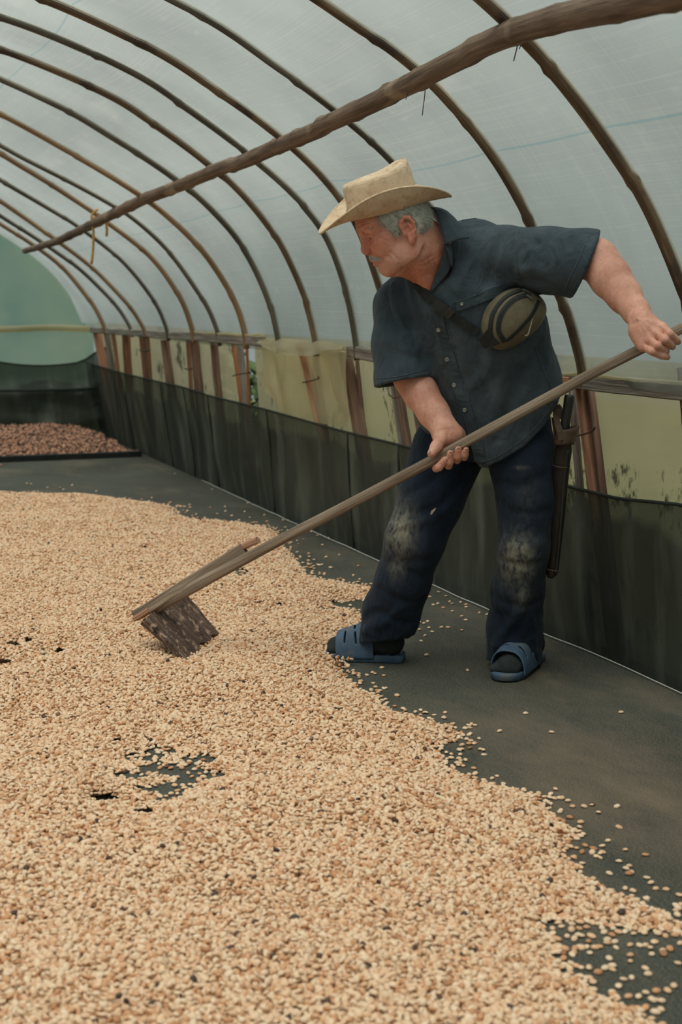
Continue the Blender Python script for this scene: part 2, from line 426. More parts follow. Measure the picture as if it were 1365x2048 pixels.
# ---- right wall: floor line and net top follow the photo
FLOORLINE = np.array([(2.315, -2.2), (2.315, 3.28), (2.33, 3.70), (2.31, 4.06), (2.31, 4.65), (2.32, 5.53), (2.33, 6.83), (2.36, 8.14), (2.38, 9.64), (2.40, 11.7)])
def wall_x(y): return np.interp(y, FLOORLINE[:, 1], FLOORLINE[:, 0])
NETTOP = np.array([(-2.2, .53), (3.30, .545), (3.60, .522), (3.92, .524), (5.30, .530), (5.88, .532), (7.0, .552), (8.05, .558), (8.1, .565), (8.65, .575), (9.2, .575), (10.3, .582), (11.6, .606)])

def film_wall(name, xf, y0, y1, z0, z1, lean, m, label, ny=180, nz=14, sgn=1, gap=None, **k):
    yy = np.linspace(y0, y1, ny); zz = np.linspace(z0, z1, nz)
    V, UV = [], []
    for y in yy:
        for z in zz:
            x = xf(y) + lean * (1 - z / .9)
            x += .012 * mnoise.noise(Vector((y * 2.1, z * 5, 3))) + .006 * mnoise.noise(Vector((y * 9, z * 6, 8)))
            V.append((sgn * x, y, z)); UV.append((y, z))
    FF = grid_faces(ny, nz)
    if gap: FF = [f for f in FF if not gap[0] < np.mean([V[i][1] for i in f]) < gap[1]]
    return mesh_obj(name, V, FF, m, uv=UV, kind='structure', label=label, cat='film wall', **k)
film_wall('wall_right', lambda y: 2.360 + .5 * max(0, float(wall_x(y)) - 2.33), -2.2, 11.7, .0, .925, .04, M_film_low, 'yellowed mouldy plastic sheet closing the low side wall behind the posts', gap=(7.32, 7.66))
film_wall('wall_left', lambda y: 2.36, -2.2, 11.7, .0, .93, .09, M_film_low, 'yellowed plastic sheet closing the far low side wall', ny=30, nz=4, sgn=-1)

# ---- end wall film, in two sheets meeting at a folded edge
def end_sheet(name, y, zlo, zhi, seed, label):
    V, UV = [], []
    nx, nz = 46, 22
    for i in range(nx):
        x = -2.36 + 4.72 * i / (nx - 1)
        for j in range(nz):
            f = j / (nz - 1)
            z1 = zhi(x); z = zlo + (z1 - zlo) * f
            yy = y + .05 * mnoise.noise(Vector((x * 1.7, z * 1.3, seed))) + .02 * mnoise.noise(Vector((x * 5, z * 1.8, seed + 4)))
            V.append((x, yy, z)); UV.append((x, z))
    return mesh_obj(name, V, grid_faces(nx, nz), M_film_end, uv=UV, kind='structure', label=label, cat='film wall')
lx = last[:, 0][::-1]; lz = last[:, 1][::-1]
end_sheet('wall_back', 11.55, .86, lambda x: float(np.interp(x, lx, lz)) + .03 if abs(x) < 2.22 else .92, 1.0, 'green-tinted plastic sheet closing the far end of the tunnel')
end_sheet('wall_back_lower', 11.62, 0.0, lambda x: .90, 5.0, 'lower plastic sheet of the far end wall, paler green')
P = [(x, 11.50 + .012 * mnoise.noise(Vector((x * 3, 1, 1))), .878 + .012 * mnoise.noise(Vector((x * 2.3, 5, 1)))) for x in np.linspace(-2.2, 2.3, 40)]
V, F, uv = tube(P, .022, 8, up=(0, 0, 1), squash=1.2)
mesh_obj('trim_1', V, F, M_film_drape, uv=uv, kind='structure', label='yellowed folded film edge across the far end wall', cat='film edge')

# ---- shade nets
def net_mat():
    m, ns, ls, out = new_mat('dark_shade_net')
    uvc = coords(ns, ls, 'UV')
    n1 = N(ns, 'ShaderNodeTexNoise'); n1.inputs['Scale'].default_value = 1.8; n1.inputs['Detail'].default_value = 8; ls.new(coords(ns, ls, 'UV', (1.6, .8, 1)), n1.inputs['Vector'])
    r1 = ramp(ns, [(.3, (.024, .029, .025)), (.55, (.046, .051, .043)), (.75, (.090, .094, .078))]); ls.new(n1.outputs['Fac'], r1.inputs[0])
    n2 = N(ns, 'ShaderNodeTexNoise'); n2.inputs['Scale'].default_value = 1.0; n2.inputs['Detail'].default_value = 6; ls.new(coords(ns, ls, 'UV', (7, 1.6, 1)), n2.inputs['Vector'])
    r2 = ramp(ns, [(.50, (0, 0, 0)), (.76, (.6, .6, .6))]); ls.new(n2.outputs['Fac'], r2.inputs[0])
    mx = N(ns, 'ShaderNodeMix', data_type='RGBA'); mx.inputs['B'].default_value = (.17, .185, .16, 1); ls.new(r2.outputs[0], mx.inputs['Factor']); ls.new(r1.outputs[0], mx.inputs['A'])
    bs = N(ns, 'ShaderNodeBsdfPrincipled'); bs.inputs['Roughness'].default_value = .8; bs.inputs['Specular IOR Level'].default_value = .15
    ls.new(mx.outputs['Result'], bs.inputs['Base Color'])
    n3 = N(ns, 'ShaderNodeTexNoise'); n3.inputs['Scale'].default_value = 1; n3.inputs['Detail'].default_value = 3; ls.new(coords(ns, ls, 'UV', (500, 500, 1)), n3.inputs['Vector'])
    bp = N(ns, 'ShaderNodeBump'); bp.inputs['Strength'].default_value = .25; bp.inputs['Distance'].default_value = .002; ls.new(n3.outputs['Fac'], bp.inputs['Height']); ls.new(bp.outputs[0], bs.inputs['Normal'])
    tr = N(ns, 'ShaderNodeBsdfTransparent'); tr.inputs[0].default_value = (.62, .68, .62, 1)
    sz = N(ns, 'ShaderNodeSeparateXYZ'); ls.new(uvc, sz.inputs[0])               # single layer along the top, doubled below
    rz = ramp(ns, [(.43, (.05, .05, .05)), (.46, (.24, .24, .24))])
    nw = N(ns, 'ShaderNodeTexNoise'); nw.inputs['Scale'].default_value = 2.2; nw.inputs['Detail'].default_value = 4; ls.new(coords(ns, ls, 'UV', (1, .7, 1)), nw.inputs['Vector'])
    aw = N(ns, 'ShaderNodeMath', operation='MULTIPLY_ADD'); aw.inputs[1].default_value = .22; ls.new(nw.outputs['Fac'], aw.inputs[0]); ls.new(sz.outputs['Y'], aw.inputs[2])
    sw = N(ns, 'ShaderNodeMath', operation='SUBTRACT'); sw.inputs[1].default_value = .11; ls.new(aw.outputs[0], sw.inputs[0]); ls.new(sw.outputs[0], rz.inputs[0])
    mxs = N(ns, 'ShaderNodeMixShader'); ls.new(rz.outputs[0], mxs.inputs[0])
    ls.new(bs.outputs[0], mxs.inputs[1]); ls.new(tr.outputs[0], mxs.inputs[2]); ls.new(mxs.outputs[0], out.inputs[0])
    return m
M_net = net_mat()
M_net_seam = simple('net_hem', [(.3, (.012, .018, .016)), (.7, (.03, .038, .034))], scale=20, bump=.2)
net = empty('shade_net', (2.31, 5.0, 0), label='dark shade net skirting the low side wall beside the man', cat='net')
ny, nz = 260, 16
yy = np.linspace(-2.2, 11.62, ny)
V, UV = [], []
top_edge = []
for y in yy:
    zt = float(np.interp(y, NETTOP[:, 0], NETTOP[:, 1]))
    xf = float(wall_x(y))
    for j in range(nz):
        f = j / (nz - 1); z = zt * f
        x = xf + (2.288 - xf) * f + .010 * math.sin(math.pi * f) * math.sin(y * 3.1) + .012 * math.sin(math.pi * f) * mnoise.noise(Vector((y * 4, z * 3, 0)))
        if j == 0: x -= .0
        V.append((x, y, z)); UV.append((y, z))
    top_edge.append((V[-1][0] - .003, y, V[-1][2] - .004))
mesh_obj('net_panel', V, grid_faces(ny, nz), M_net, net, uv=UV)
V2, F2, uv2 = tube(top_edge, .0035, 6, up=(0, 0, 1), squash=1.6); mesh_obj('top_hem', V2, F2, M_net_seam, net, uv=uv2)
# band of doubled net below the hem (near stretch)
for (u, zz0) in ((245, 0), (325, 0), (370, 0), (420, 0), (538, 0), (702, 0), (804, 0)):
    b = onx(u, 820, 2.30); y = b[1]; zt = float(np.interp(y, NETTOP[:, 0], NETTOP[:, 1]))
    P = []
    for f in np.linspace(.02, 1, 10):
        xf = float(wall_x(y)); xf += (2.288 - xf) * f + .010 * math.sin(math.pi * f) * math.sin(y * 3.1)
        P.append((xf - .004, y + .012 * mnoise.noise(Vector((y, f * 3, 2))), zt * f))
    V2, F2, uv2 = tube(P, .007, 6, up=(1, 0, 0), squash=.5); mesh_obj('vertical_seam', V2, F2, M_net_seam, net, uv=uv2)
# left net and far net
nl = mesh_obj('shade_net', [(-(2.31 - .045 * f), y, .54 * f) for y in np.linspace(-2.2, 11.45, 40) for f in np.linspace(0, 1, 5)], grid_faces(40, 5), M_net, uv=[(y, .5 * f) for y in np.linspace(-2.2, 11.45, 40) for f in np.linspace(0, 1, 5)],
              label='dark shade net skirting the opposite side wall, outside the picture', cat='net')
fn = empty('shade_net', (1.9, 11.4, 0), label='dark sagging shade net hung across the far end wall', cat='net')
V, UV, te = [], [], []
nx, nz = 70, 16
for i in range(nx):
    x = -2.3 + 4.74 * i / (nx - 1)
    sagp = ((x - 1.6) / .75) if x > 1.6 else 0
    zt = .645 - .055 * math.sin(math.pi * min(1, max(0, (x - 1.45) / .9))) + (.06 * max(0, (x - 2.2) / .15) if x > 2.2 else 0)
    for j in range(nz):
        f = j / (nz - 1); z = zt * f
        y = 11.38 + .07 * mnoise.noise(Vector((x * 1.6, z * 5, 7))) + .045 * mnoise.noise(Vector((x * 3 + z * 5, z * 9, 3))) - .03 * (1 if abs(f - .62) < .05 else 0)
        V.append((x, y, z)); UV.append((x + 20, z))
    te.append((x, V[-1][1] - .006, zt))
mesh_obj('net_panel', V, grid_faces(nx, nz), M_net, fn, uv=UV)
V2, F2, uv2 = tube(te, .008, 6); mesh_obj('top_hem', V2, F2, M_net_seam, fn, uv=uv2)
P = [(x, 11.30 + .01 * math.sin(x * 7), .415 - .012 * math.sin((x - 1.2) * 2.2)) for x in np.linspace(-2.2, 2.3, 30)]
V2, F2, uv2 = tube(P, .012, 6); mesh_obj('horizontal_fold', V2, F2, M_net_seam, fn, uv=uv2)
P = resample([at(195, 700, 11.15), at(186, 760, 11.1), at(183, 850, 11.0)], 12)

# white string along the foot of the net
M_string = simple('pale_string', [(.3, (.45, .45, .42)), (.7, (.65, .65, .6))], scale=60, bump=.1)
P = [(float(wall_x(y)) - .012 + .004 * mnoise.noise(Vector((y * 5, 0, 0))), y, .006 + .004 * abs(mnoise.noise(Vector((y * 3, 2, 0))))) for y in np.linspace(2.4, 8.4, 90)]
V2, F2, uv2 = tube(P, .0018, 5); mesh_obj('string', V2, F2, M_string, uv=uv2, label='thin white string stretched along the foot of the net', cat='string')

# ---- rails, posts
XR = 2.300
def rail(u0, v0, u1, v1, h, m, seed, label, bow=0.0):
    a, b = onx(u0, v0, XR), onx(u1, v1, XR)
    return board(a, b, h, .035, (0, 0, 1), m, 'rail_board', seed=seed, n=14, label=label, cat='rail', group='rail boards along the wall', bow=bow)
rail(184, 660, 372, 672, .045, M_grey, 1, 'grey weathered rail board at the far end of the side wall')
rail(366, 671, 532, 684, .048, M_grey, 2, 'grey weathered rail board before the hanging crumpled sheet')
rail(694, 701, 900, 738, .052, M_grey, 3, 'grey weathered rail board just behind the blue sleeve')
rail(930, 741, 1420, 789, .045, M_grey, 4, 'grey cracked rail board behind the rear end of the tool handle')
board(onx(1114, 762, 2.255), onx(1140, 764, 2.27), .03, .012, (0, 0, 1), M_orange, 'wood_chip', seed=5, n=4, label='splintered fresh orange board end tacked on the rail behind the shirt', cat='board')

POSTS = [ # u top, v top, u at net, v at net, width px, thickness m, material, depth offset, label
 (194, 662, 200, 726, 17, .03, M_red, 0, 'reddish plank post in the far corner of the side wall'),
 (213, 660, 216, 733, 12, .03, M_grey, .01, 'greyish plank post, second from the far corner'),
 (227, 668, 229, 736, 8, .03, M_red, 0, 'thin reddish post, third from the far corner'),
 (252, 668, 250, 742, 16, .04, M_red, 0, 'broad reddish plank post, fourth from the far corner'),
 (282, 666, 283, 750, 8, .03, M_red, 0, 'thin reddish post tied to a dark stick near the far corner'),
 (289, 672, 290, 750, 6, .02, M_brown, .012, 'dark stick between two thin reddish posts near the far corner'),
 (296, 672, 295, 752, 6, .025, M_red, 0, 'thin reddish post on the near side of the dark stick'),
 (330, 680, 335, 760, 16, .04, M_brown, 0, 'brown plank post under the far rail board'),
 (375, 670, 376, 768, 8, .03, M_red, 0, 'narrow reddish plank nailed beside a wide dark post'),
 (387, 664, 391, 772, 17, .05, M_brown, .004, 'wide dark weathered post where two rail boards meet'),
 (427, 674, 431, 785, 15, .04, M_brown, 0, 'dark brown post with a bare gap on both sides'),
 (466, 676, 478, 800, 9, .03, M_orange, 0, 'narrow bright orange lath tied to a dark post'),
 (480, 684, 487, 802, 14, .03, M_grey, .014, 'dark grey post behind the bright orange lath'),
 (494, 688, 493, 802, 6, .02, M_orange, .004, 'thin tan stick beside the dark gap in the sheet'),
 (602, 685, 634, 842, 19, .035, M_red, -.02, 'orange brown plank in front of the crumpled sheet'),
 (633, 712, 649, 847, 9, .02, M_brown, .0, 'thin crooked stick beside the orange brown plank'),
 (688, 697, 715, 858, 27, .045, M_brown, -.012, 'thick dark reddish post at the end of the crumpled sheet'),
 (715, 722, 727, 862, 8, .02, M_brown, .015, 'thin dark stick next to the thick reddish post'),
 (782, 745, 801, 880, 10, .03, M_grey, 0, 'pale grey lath showing below the blue sleeve'),
 (793, 745, 815, 884, 16, .04, M_brown, .006, 'dark post showing below the blue sleeve'),
 (820, 760, 842, 888, 9, .02, M_brown, .015, 'thin dark stick between the forearm and the dark post'),
 (1163, 762, 1184, 972, 25, .03, M_red, 0, 'broad reddish plank post with a knot beside the machete handle'),
 (1145, 770, 1157, 966, 16, .02, M_grey, .022, 'pale grey lath behind the broad reddish post'),
 (1179, 765, 1200, 975, 16, .03, M_brown, .012, 'dark brown lath wired to the broad reddish post'),
 (1364, 735, 1380, 992, 16, .03, M_brown, -.02, 'dark post cut by the right edge of the picture'),
]
post_objs = []
for i, (u0, v0, u1, v1, wpx, th, m, off, lab) in enumerate(POSTS):
    a = onx(u0, v0, 2.325 + off); b = onx(u1, v1, 2.335 + off)
    d = (b - a) / (a[2] - b[2])
    c = a + d * (a[2] - .0)                       # down to the floor behind the net
    c[0] = float(wall_x(c[1])) + .045 + max(off, 0)
    depth = (a - _C) @ _F
    wm = wpx / FPX * depth
    # planks face the tunnel obliquely: width along the wall
    board(a, c, wm * 1.0, th, (math.cos(YAW), -math.sin(YAW), 0), m, 'wall_post', seed=i * 3, n=9, label=lab, cat='post', group='posts of the side wall')
# wire and twine ties
M_wire = simple('rusty_wire', [(.3, (.03, .025, .02)), (.7, (.10, .06, .035))], scale=40, bump=.1, rough=.6)
M_twine = simple('yellow_twine', [(.3, (.35, .19, .05)), (.7, (.55, .33, .10))], scale=60, bump=.2)
def tie(pts, r, m, name, label, cat, x=2.295):
    P = resample([onx(u, v, x) for u, v in pts], 14)
    V, F, uv = tube(P, r, 5); return mesh_obj(name, V, F, m, uv=uv, label=label, cat=cat)
tie([(280, 700), (289, 702), (299, 700)], .006, M_wire, 'wire_tie', 'wire tie around the thin reddish posts near the far corner', 'wire')
tie([(370, 737), (378, 739), (384, 737)], .005, M_wire, 'wire_tie', 'wire tie around the narrow reddish plank', 'wire')
tie([(466, 752), (480, 748), (497, 746), (499, 742)], .004, M_wire, 'wire_tie', 'wire tie around the bright orange lath', 'wire')
tie([(606, 765), (622, 762), (638, 757), (636, 753)], .0035, M_wire, 'wire_tie', 'wire tie around the orange brown plank', 'wire', 2.29)
tie([(780, 790), (788, 796), (803, 792), (818, 786)], .003, M_wire, 'wire_tie', 'wire tie below the blue sleeve', 'wire')
tie([(1150, 872), (1170, 868), (1185, 862), (1191, 855)], .0035, M_wire, 'wire_tie', 'rusty wire tie on the broad reddish post', 'wire', 2.295)

# ---- crumpled sheet hanging over the rail
def drape():
    root = empty('hanging_sheet', tuple(onx(600, 840, 2.29)), label='crumpled yellowish plastic sheet hanging over the rail board', cat='plastic sheet')
    def patch(name, top, bot, xin, nu, nv, amp, seed):
        top = resample([onx(u, v, x + .055) for u, v, x in top], nu); bot = resample([onx(u, v, x + .04) for u, v, x in bot], nu)
        V, UV = [], []
        for i in range(nu):
            for j in range(nv):
                f = j / (nv - 1); p = top[i] * (1 - f) + bot[i] * f
                q = Vector((i / nu * 9, f * 2.2, seed))
                p = p + np.array([-1, -.3, 0]) * (amp * (mnoise.noise(q) + .6 * mnoise.noise(q * 2.3)) * (.4 + f) + xin * math.sin(math.pi * f))
                V.append(p); UV.append((p[1] * 1.3 + seed, p[2]))
        mesh_obj(name, V, grid_faces(nu, nv), M_film_drape, root, uv=UV)
    patch('rolled_edge', [(522, 676, 2.25), (560, 676, 2.25), (610, 680, 2.24), (660, 684, 2.24), (694, 692, 2.22)], [(524, 692, 2.21), (560, 706, 2.20), (612, 712, 2.19), (650, 706, 2.19), (690, 704, 2.19)], .02, 26, 7, .016, 2.0)
    patch('narrow_fold', [(524, 678, 2.22), (530, 678, 2.215), (540, 680, 2.22)], [(527, 770, 2.225), (538, 790, 2.22), (572, 830, 2.24)], .0, 12, 16, .010, 4.0)
    patch('sheet', [(538, 680, 2.26), (590, 682, 2.255), (650, 686, 2.255), (690, 690, 2.255)], [(566, 828, 2.275), (610, 840, 2.275), (660, 850, 2.275), (695, 856, 2.275)], .0, 26, 16, .010, 6.0)
    patch('corner_flap', [(642, 706, 2.205), (668, 696, 2.195), (692, 690, 2.2)], [(672, 800, 2.235), (686, 826, 2.235), (697, 852, 2.24)], .0, 12, 16, .012, 8.0)
drape()
# crumpled film edge lying on the rail
for (pts, r, lab) in (([(386, 664), (420, 667), (460, 668), (500, 670), (530, 671)], .010, 'yellowish film edge crumpled on the far rail'),
                      ([(1118, 748), (1180, 750), (1250, 757), (1310, 762), (1400, 770)], .008, 'yellowish film edge folded on the rail behind the handle')):
    P = resample([onx(u, v, 2.285) for u, v in pts], 40)
    P += np.array([[0, 0, .006 * mnoise.noise(Vector((q[1] * 9, 0, 3)))] for q in P]); wv = np.random.default_rng(2).random(40)
    V2, F2, uv2 = tube(P, r * (.45 + .5 * wv), 7, up=(0, 0, 1)); mesh_obj('film_edge', V2, F2, M_film_drape, uv=uv2, label=lab, cat='film edge')

# ---- purlin pole under the ribs
PUR = [((1280, 0), 2.35), ((1030, 62), 3.06), ((835, 155), 3.7), ((685, 228), 4.32), ((575, 277), 4.96), ((500, 311), 5.5), ((430, 337), 6.0), ((360, 366), 6.5), ((290, 393), 7.02), ((240, 419), 7.5), ((190, 444), 8.0), ((155, 460), 8.6), ((105, 482), 9.2), ((50, 497), 10.4)]
P = []
for (uv_, y) in PUR:
    q = ony(*uv_, y * 1.036); d = q - _C; P.append(_C + d * (1 - .048 / np.linalg.norm(d)))
P = np.array(P); P = np.vstack([P[0] + (P[0] - P[1]) * 1.2, P])
P = resample(P, 220)
s = np.concatenate([[0], np.cumsum(np.linalg.norm(np.diff(P, axis=0), axis=1))])
rg = np.random.default_rng(5)
r = np.interp(s, [0, 3, 6, 9.5], [.032, .030, .029, .020])
k = .2
while k < s[-1]:
    r *= 1 + .13 * np.exp(-((s - k) / .022) ** 2); P[s > k] += rg.normal(0, .0025, 3) * [1, .2, 1]; k += .26 + .10 * rg.random()
V2, F2, uv2 = tube(P, r, 14)
mesh_obj('purlin_pole', V2, F2, M_bark, uv=uv2, label='long rough wooden pole running under all the roof ribs', cat='pole')
# wire ends and twine hanging from it
def hang(pts, y, rad, m, name, label, cat):
    Q = []
    for u, v in pts:
        q = ony(u, v, y * 1.036); d = q - _C; Q.append(_C + d * (1 - .06 / np.linalg.norm(d)))
    V, F, uv = tube(resample(Q, 12), rad, 5); mesh_obj(name, V, F, m, uv=uv, label=label, cat=cat)
hang([(1040, 72), (1036, 90), (1028, 122)], 3.06, .0016, M_wire, 'wire_end', 'thin wire end hanging under the pole at the nearest rib', 'wire')
hang([(1044, 72), (1043, 88), (1039, 98)], 3.06, .0014, M_wire, 'wire_end', 'short wire stub beside the longer wire at the nearest rib', 'wire')
hang([(852, 160), (850, 190), (845, 231)], 3.7, .0014, M_wire, 'wire_end', 'thin wire end hanging under the pole at the second rib', 'wire')
hang([(818, 178), (815, 190), (812, 199)], 3.75, .0012, M_wire, 'wire_end', 'short wire stub above the hat, under the pole', 'wire')
hang([(190, 432), (186, 446), (187, 470), (186, 500), (183, 528)], 8.0, .008, M_twine, 'twine', 'long yellow twine end hanging from the pole at the far ribs', 'twine')
hang([(212, 436), (213, 448), (214, 462), (213, 473)], 7.9, .008, M_twine, 'twine', 'short yellow twine end hanging from the pole', 'twine')
hang([(196, 418), (184, 430), (186, 448), (200, 452)], 8.0, .007, M_twine, 'twine', 'yellow twine lashed around the pole at a far rib', 'twine')

# ---- shrub outside, seen through the gap in the sheet
M_leaf = simple('shrub_leaf', [(.3, (.02, .04, .015)), (.7, (.06, .10, .035))], scale=10, bump=0)
M_twig = simple('shrub_twig', [(.3, (.10, .09, .07)), (.7, (.22, .2, .16))], scale=30, bump=.2)

def shrub(c, label, n=420, rad=.30, seed=1):
    root = empty('shrub', tuple(c), label=label, cat='shrub')
    rg = np.random.default_rng(seed)
    for k in range(7):
        a = rg.random() * 6.28; P = resample([c, c + np.array([.1 * math.cos(a), .1 * math.sin(a), .45]), c + np.array([.3 * math.cos(a), .3 * math.sin(a), .6 + .15 * rg.random()])], 8)
        V, F, uv = tube(P, np.linspace(.012, .004, 8), 6); mesh_obj('stem', V, F, M_twig, root, uv=uv)
    V, F = [], []
    for k in range(n):
        p = c + np.array([max(rg.normal(0, rad * .6), -.28), rg.normal(0, rad * .9), .1 + .62 * rg.random()])
        d = rg.normal(0, 1, 3); d /= np.linalg.norm(d); e = np.cross(d, rg.normal(0, 1, 3)); e /= np.linalg.norm(e); nn = np.cross(d, e)
        L, W = .09 + .04 * rg.random(), .03
        b = len(V)
        V += [p, p + d * L * .5 + e * W + nn * .008, p + d * L, p + d * L * .5 - e * W + nn * .008, p + d * L * .5]
        F += [(b, b + 1, b + 4), (b + 1, b + 2, b + 4), (b + 2, b + 3, b + 4), (b + 3, b, b + 4)]
    o = mesh_obj('foliage', V, F, M_leaf, root, smooth=False); o['kind'] = 'stuff'
shrub(np.array([2.95, 9.0, -.05]), 'dark leafy shrub outside, seen through the gap in the sheet', seed=3)
# ================================================================== COFFEE
def bean_material(name, stops):
    m, ns, ls, out = new_mat(name)
    oi = N(ns, 'ShaderNodeObjectInfo')
    r = ramp(ns, stops); ls.new(oi.outputs['Random'], r.inputs[0])
    nz = N(ns, 'ShaderNodeTexNoise'); nz.inputs['Scale'].default_value = 160; nz.inputs['Detail'].default_value = 3
    ls.new(coords(ns, ls, 'Object'), nz.inputs['Vector'])
    mr = N(ns, 'ShaderNodeMapRange'); mr.inputs['From Min'].default_value = .3; mr.inputs['From Max'].default_value = .7; mr.inputs['To Min'].default_value = .75; mr.inputs['To Max'].default_value = .95
    ls.new(nz.outputs['Fac'], mr.inputs['Value'])
    vm = N(ns, 'ShaderNodeVectorMath', operation='SCALE'); ls.new(r.outputs[0], vm.inputs[0]); ls.new(mr.outputs[0], vm.inputs['Scale'])
    bs = N(ns, 'ShaderNodeBsdfPrincipled'); bs.inputs['Roughness'].default_value = .62; bs.inputs['Specular IOR Level'].default_value = .25
    ls.new(vm.outputs[0], bs.inputs['Base Color']); ls.new(bs.outputs[0], out.inputs[0])
    return m
M_bean = bean_material('parchment_bean', [(0, (.72, .45, .27)), (.10, (.84, .60, .41)), (.35, (.87, .66, .47)), (.62, (.84, .57, .37)), (.80, (.78, .47, .28)), (.92, (.66, .34, .17)), (.985, (.50, .24, .12)), (.992, (.10, .06, .045)), (1.0, (.07, .045, .04))])
M_cherry = bean_material('dried_cherry', [(0, (.50, .25, .16)), (.25, (.64, .36, .24)), (.52, (.55, .29, .19)), (.64, (.22, .11, .08)), (.80, (.07, .05, .04)), (1, (.05, .04, .035))])

def bean_mesh(name, m, a=.0074, b=.0058, c=.0046, nu=10, nv=8):
    V, F = [], []
    for i in range(1, nv):
        th = math.pi * i / nv
        for j in range(nu):
            ph = 2 * math.pi * j / nu
            x, y, z = math.cos(th), math.sin(th) * math.cos(ph), math.sin(th) * math.sin(ph)
            if z < 0: z *= .45
            q = [x * a, y * b, z * c]
            if z < -.2 and abs(y) < .25: q[2] += c * .40          # the groove on the flat side
            V.append(q)
    n0 = len(V); V += [(a, 0, 0), (-a, 0, 0)]
    for i in range(nv - 2):
        for j in range(nu):
            k = (j + 1) % nu
            F.append((i * nu + j, (i + 1) * nu + j, (i + 1) * nu + k, i * nu + k))
    for j in range(nu):
        k = (j + 1) % nu
        F.append((n0, j, k)); F.append((n0 + 1, (nv - 2) * nu + k, (nv - 2) * nu + j))
    me = bpy.data.meshes.new(name); me.from_pydata([tuple(v) for v in V], [], F)
    me.polygons.foreach_set('use_smooth', [True] * len(me.polygons)); me.materials.append(m); me.update()
    return me
ME_bean = bean_mesh('coffee_bean', M_bean)
ME_cherry = bean_mesh('dried_cherry', M_cherry, .0105, .0085, .0075, 8, 6)

def scatter_object(name, pts, rot, scl, src, parent=None, **k):
    """one object of loose vertices, each vertex turned into a copy of src by geometry nodes (uncountable stuff)"""
    me = bpy.data.meshes.new(name)
    me.vertices.add(len(pts)); me.vertices.foreach_set('co', np.asarray(pts, np.float32).ravel())
    at_ = me.attributes.new('rot', 'FLOAT_VECTOR', 'POINT'); at_.data.foreach_set('vector', np.asarray(rot, np.float32).ravel())
    at_ = me.attributes.new('scl', 'FLOAT', 'POINT'); at_.data.foreach_set('value', np.asarray(scl, np.float32))
    o = bpy.data.objects.new(name, me); COL.objects.link(o)
    if parent: o.parent = parent
    g = bpy.data.node_groups.new(name, 'GeometryNodeTree')
    g.interface.new_socket('Geometry', in_out='INPUT', socket_type='NodeSocketGeometry')
    g.interface.new_socket('Geometry', in_out='OUTPUT', socket_type='NodeSocketGeometry')
    gi, go = g.nodes.new('NodeGroupInput'), g.nodes.new('NodeGroupOutput')
    ip = g.nodes.new('GeometryNodeInstanceOnPoints'); ob = g.nodes.new('GeometryNodeObjectInfo'); ob.inputs['Object'].default_value = src; ob.inputs['As Instance'].default_value = True
    r = g.nodes.new('GeometryNodeInputNamedAttribute'); r.data_type = 'FLOAT_VECTOR'; r.inputs['Name'].default_value = 'rot'
    sc = g.nodes.new('GeometryNodeInputNamedAttribute'); sc.data_type = 'FLOAT'; sc.inputs['Name'].default_value = 'scl'
    g.links.new(gi.outputs[0], ip.inputs['Points']); g.links.new(ob.outputs['Geometry'], ip.inputs['Instance'])
    g.links.new(r.outputs[0], ip.inputs['Rotation']); g.links.new(sc.outputs[0], ip.inputs['Scale']); g.links.new(ip.outputs[0], go.inputs[0])
    md = o.modifiers.new('scatter', 'NODES'); md.node_group = g
    return props(o, **k)

# ---- outline of the spread on the mat
EDGE = [(-40, 986), (100, 991), (200, 995), (262, 1003), (335, 1012), (350, 1030), (390, 1042), (470, 1046), (545, 1060), (560, 1072), (568, 1095), (600, 1132), (622, 1158), (680, 1168), (738, 1176), (748, 1196), (700, 1204), (655, 1206), (700, 1216), (722, 1232), (712, 1262), (672, 1285), (655, 1310), (676, 1340), (700, 1362), (722, 1386), (762, 1388), (762, 1412), (800, 1428), (860, 1440), (905, 1456), (936, 1474), (905, 1488), (868, 1500), (890, 1522), (925, 1552), (960, 1572), (1010, 1572), (1060, 1588), (1108, 1606), (1098, 1626), (1125, 1648), (1168, 1668), (1135, 1688), (1120, 1702), (1158, 1738), (1190, 1768), (1240, 1792), (1295, 1812), (1345, 1840), (1420, 1858), (1420, 1872), (1330, 1866), (1240, 1862), (1160, 1846), (1092, 1846), (1088, 1864), (1122, 1882), (1128, 1902), (1112, 1918), (1140, 1938), (1158, 1962), (1205, 1985), (1250, 2010), (1290, 2030), (1330, 2060), (1440, 2120)]
POLY = [tuple(onz(u, v)[:2]) for u, v in EDGE] + [(1.15, 1.2), (-.5, 1.2), (-.5, 8.2)]
cell = .01
X0, Y0, X1, Y1 = -.5, 1.2, 2.3, 8.7
nxg, nyg = int((X1 - X0) / cell), int((Y1 - Y0) / cell)
gxx, gyy = np.meshgrid(X0 + (np.arange(nxg) + .5) * cell, Y0 + (np.arange(nyg) + .5) * cell, indexing='ij')
def inside(px, py, poly):
    r = np.zeros(px.shape, bool); n = len(poly)
    for i in range(n):
        (x1, y1), (x2, y2) = poly[i], poly[(i + 1) % n]
        if y1 == y2: continue
        c = ((y1 > py) != (y2 > py)) & (px < (x2 - x1) * (py - y1) / (y2 - y1) + x1)
        r ^= c
    return r
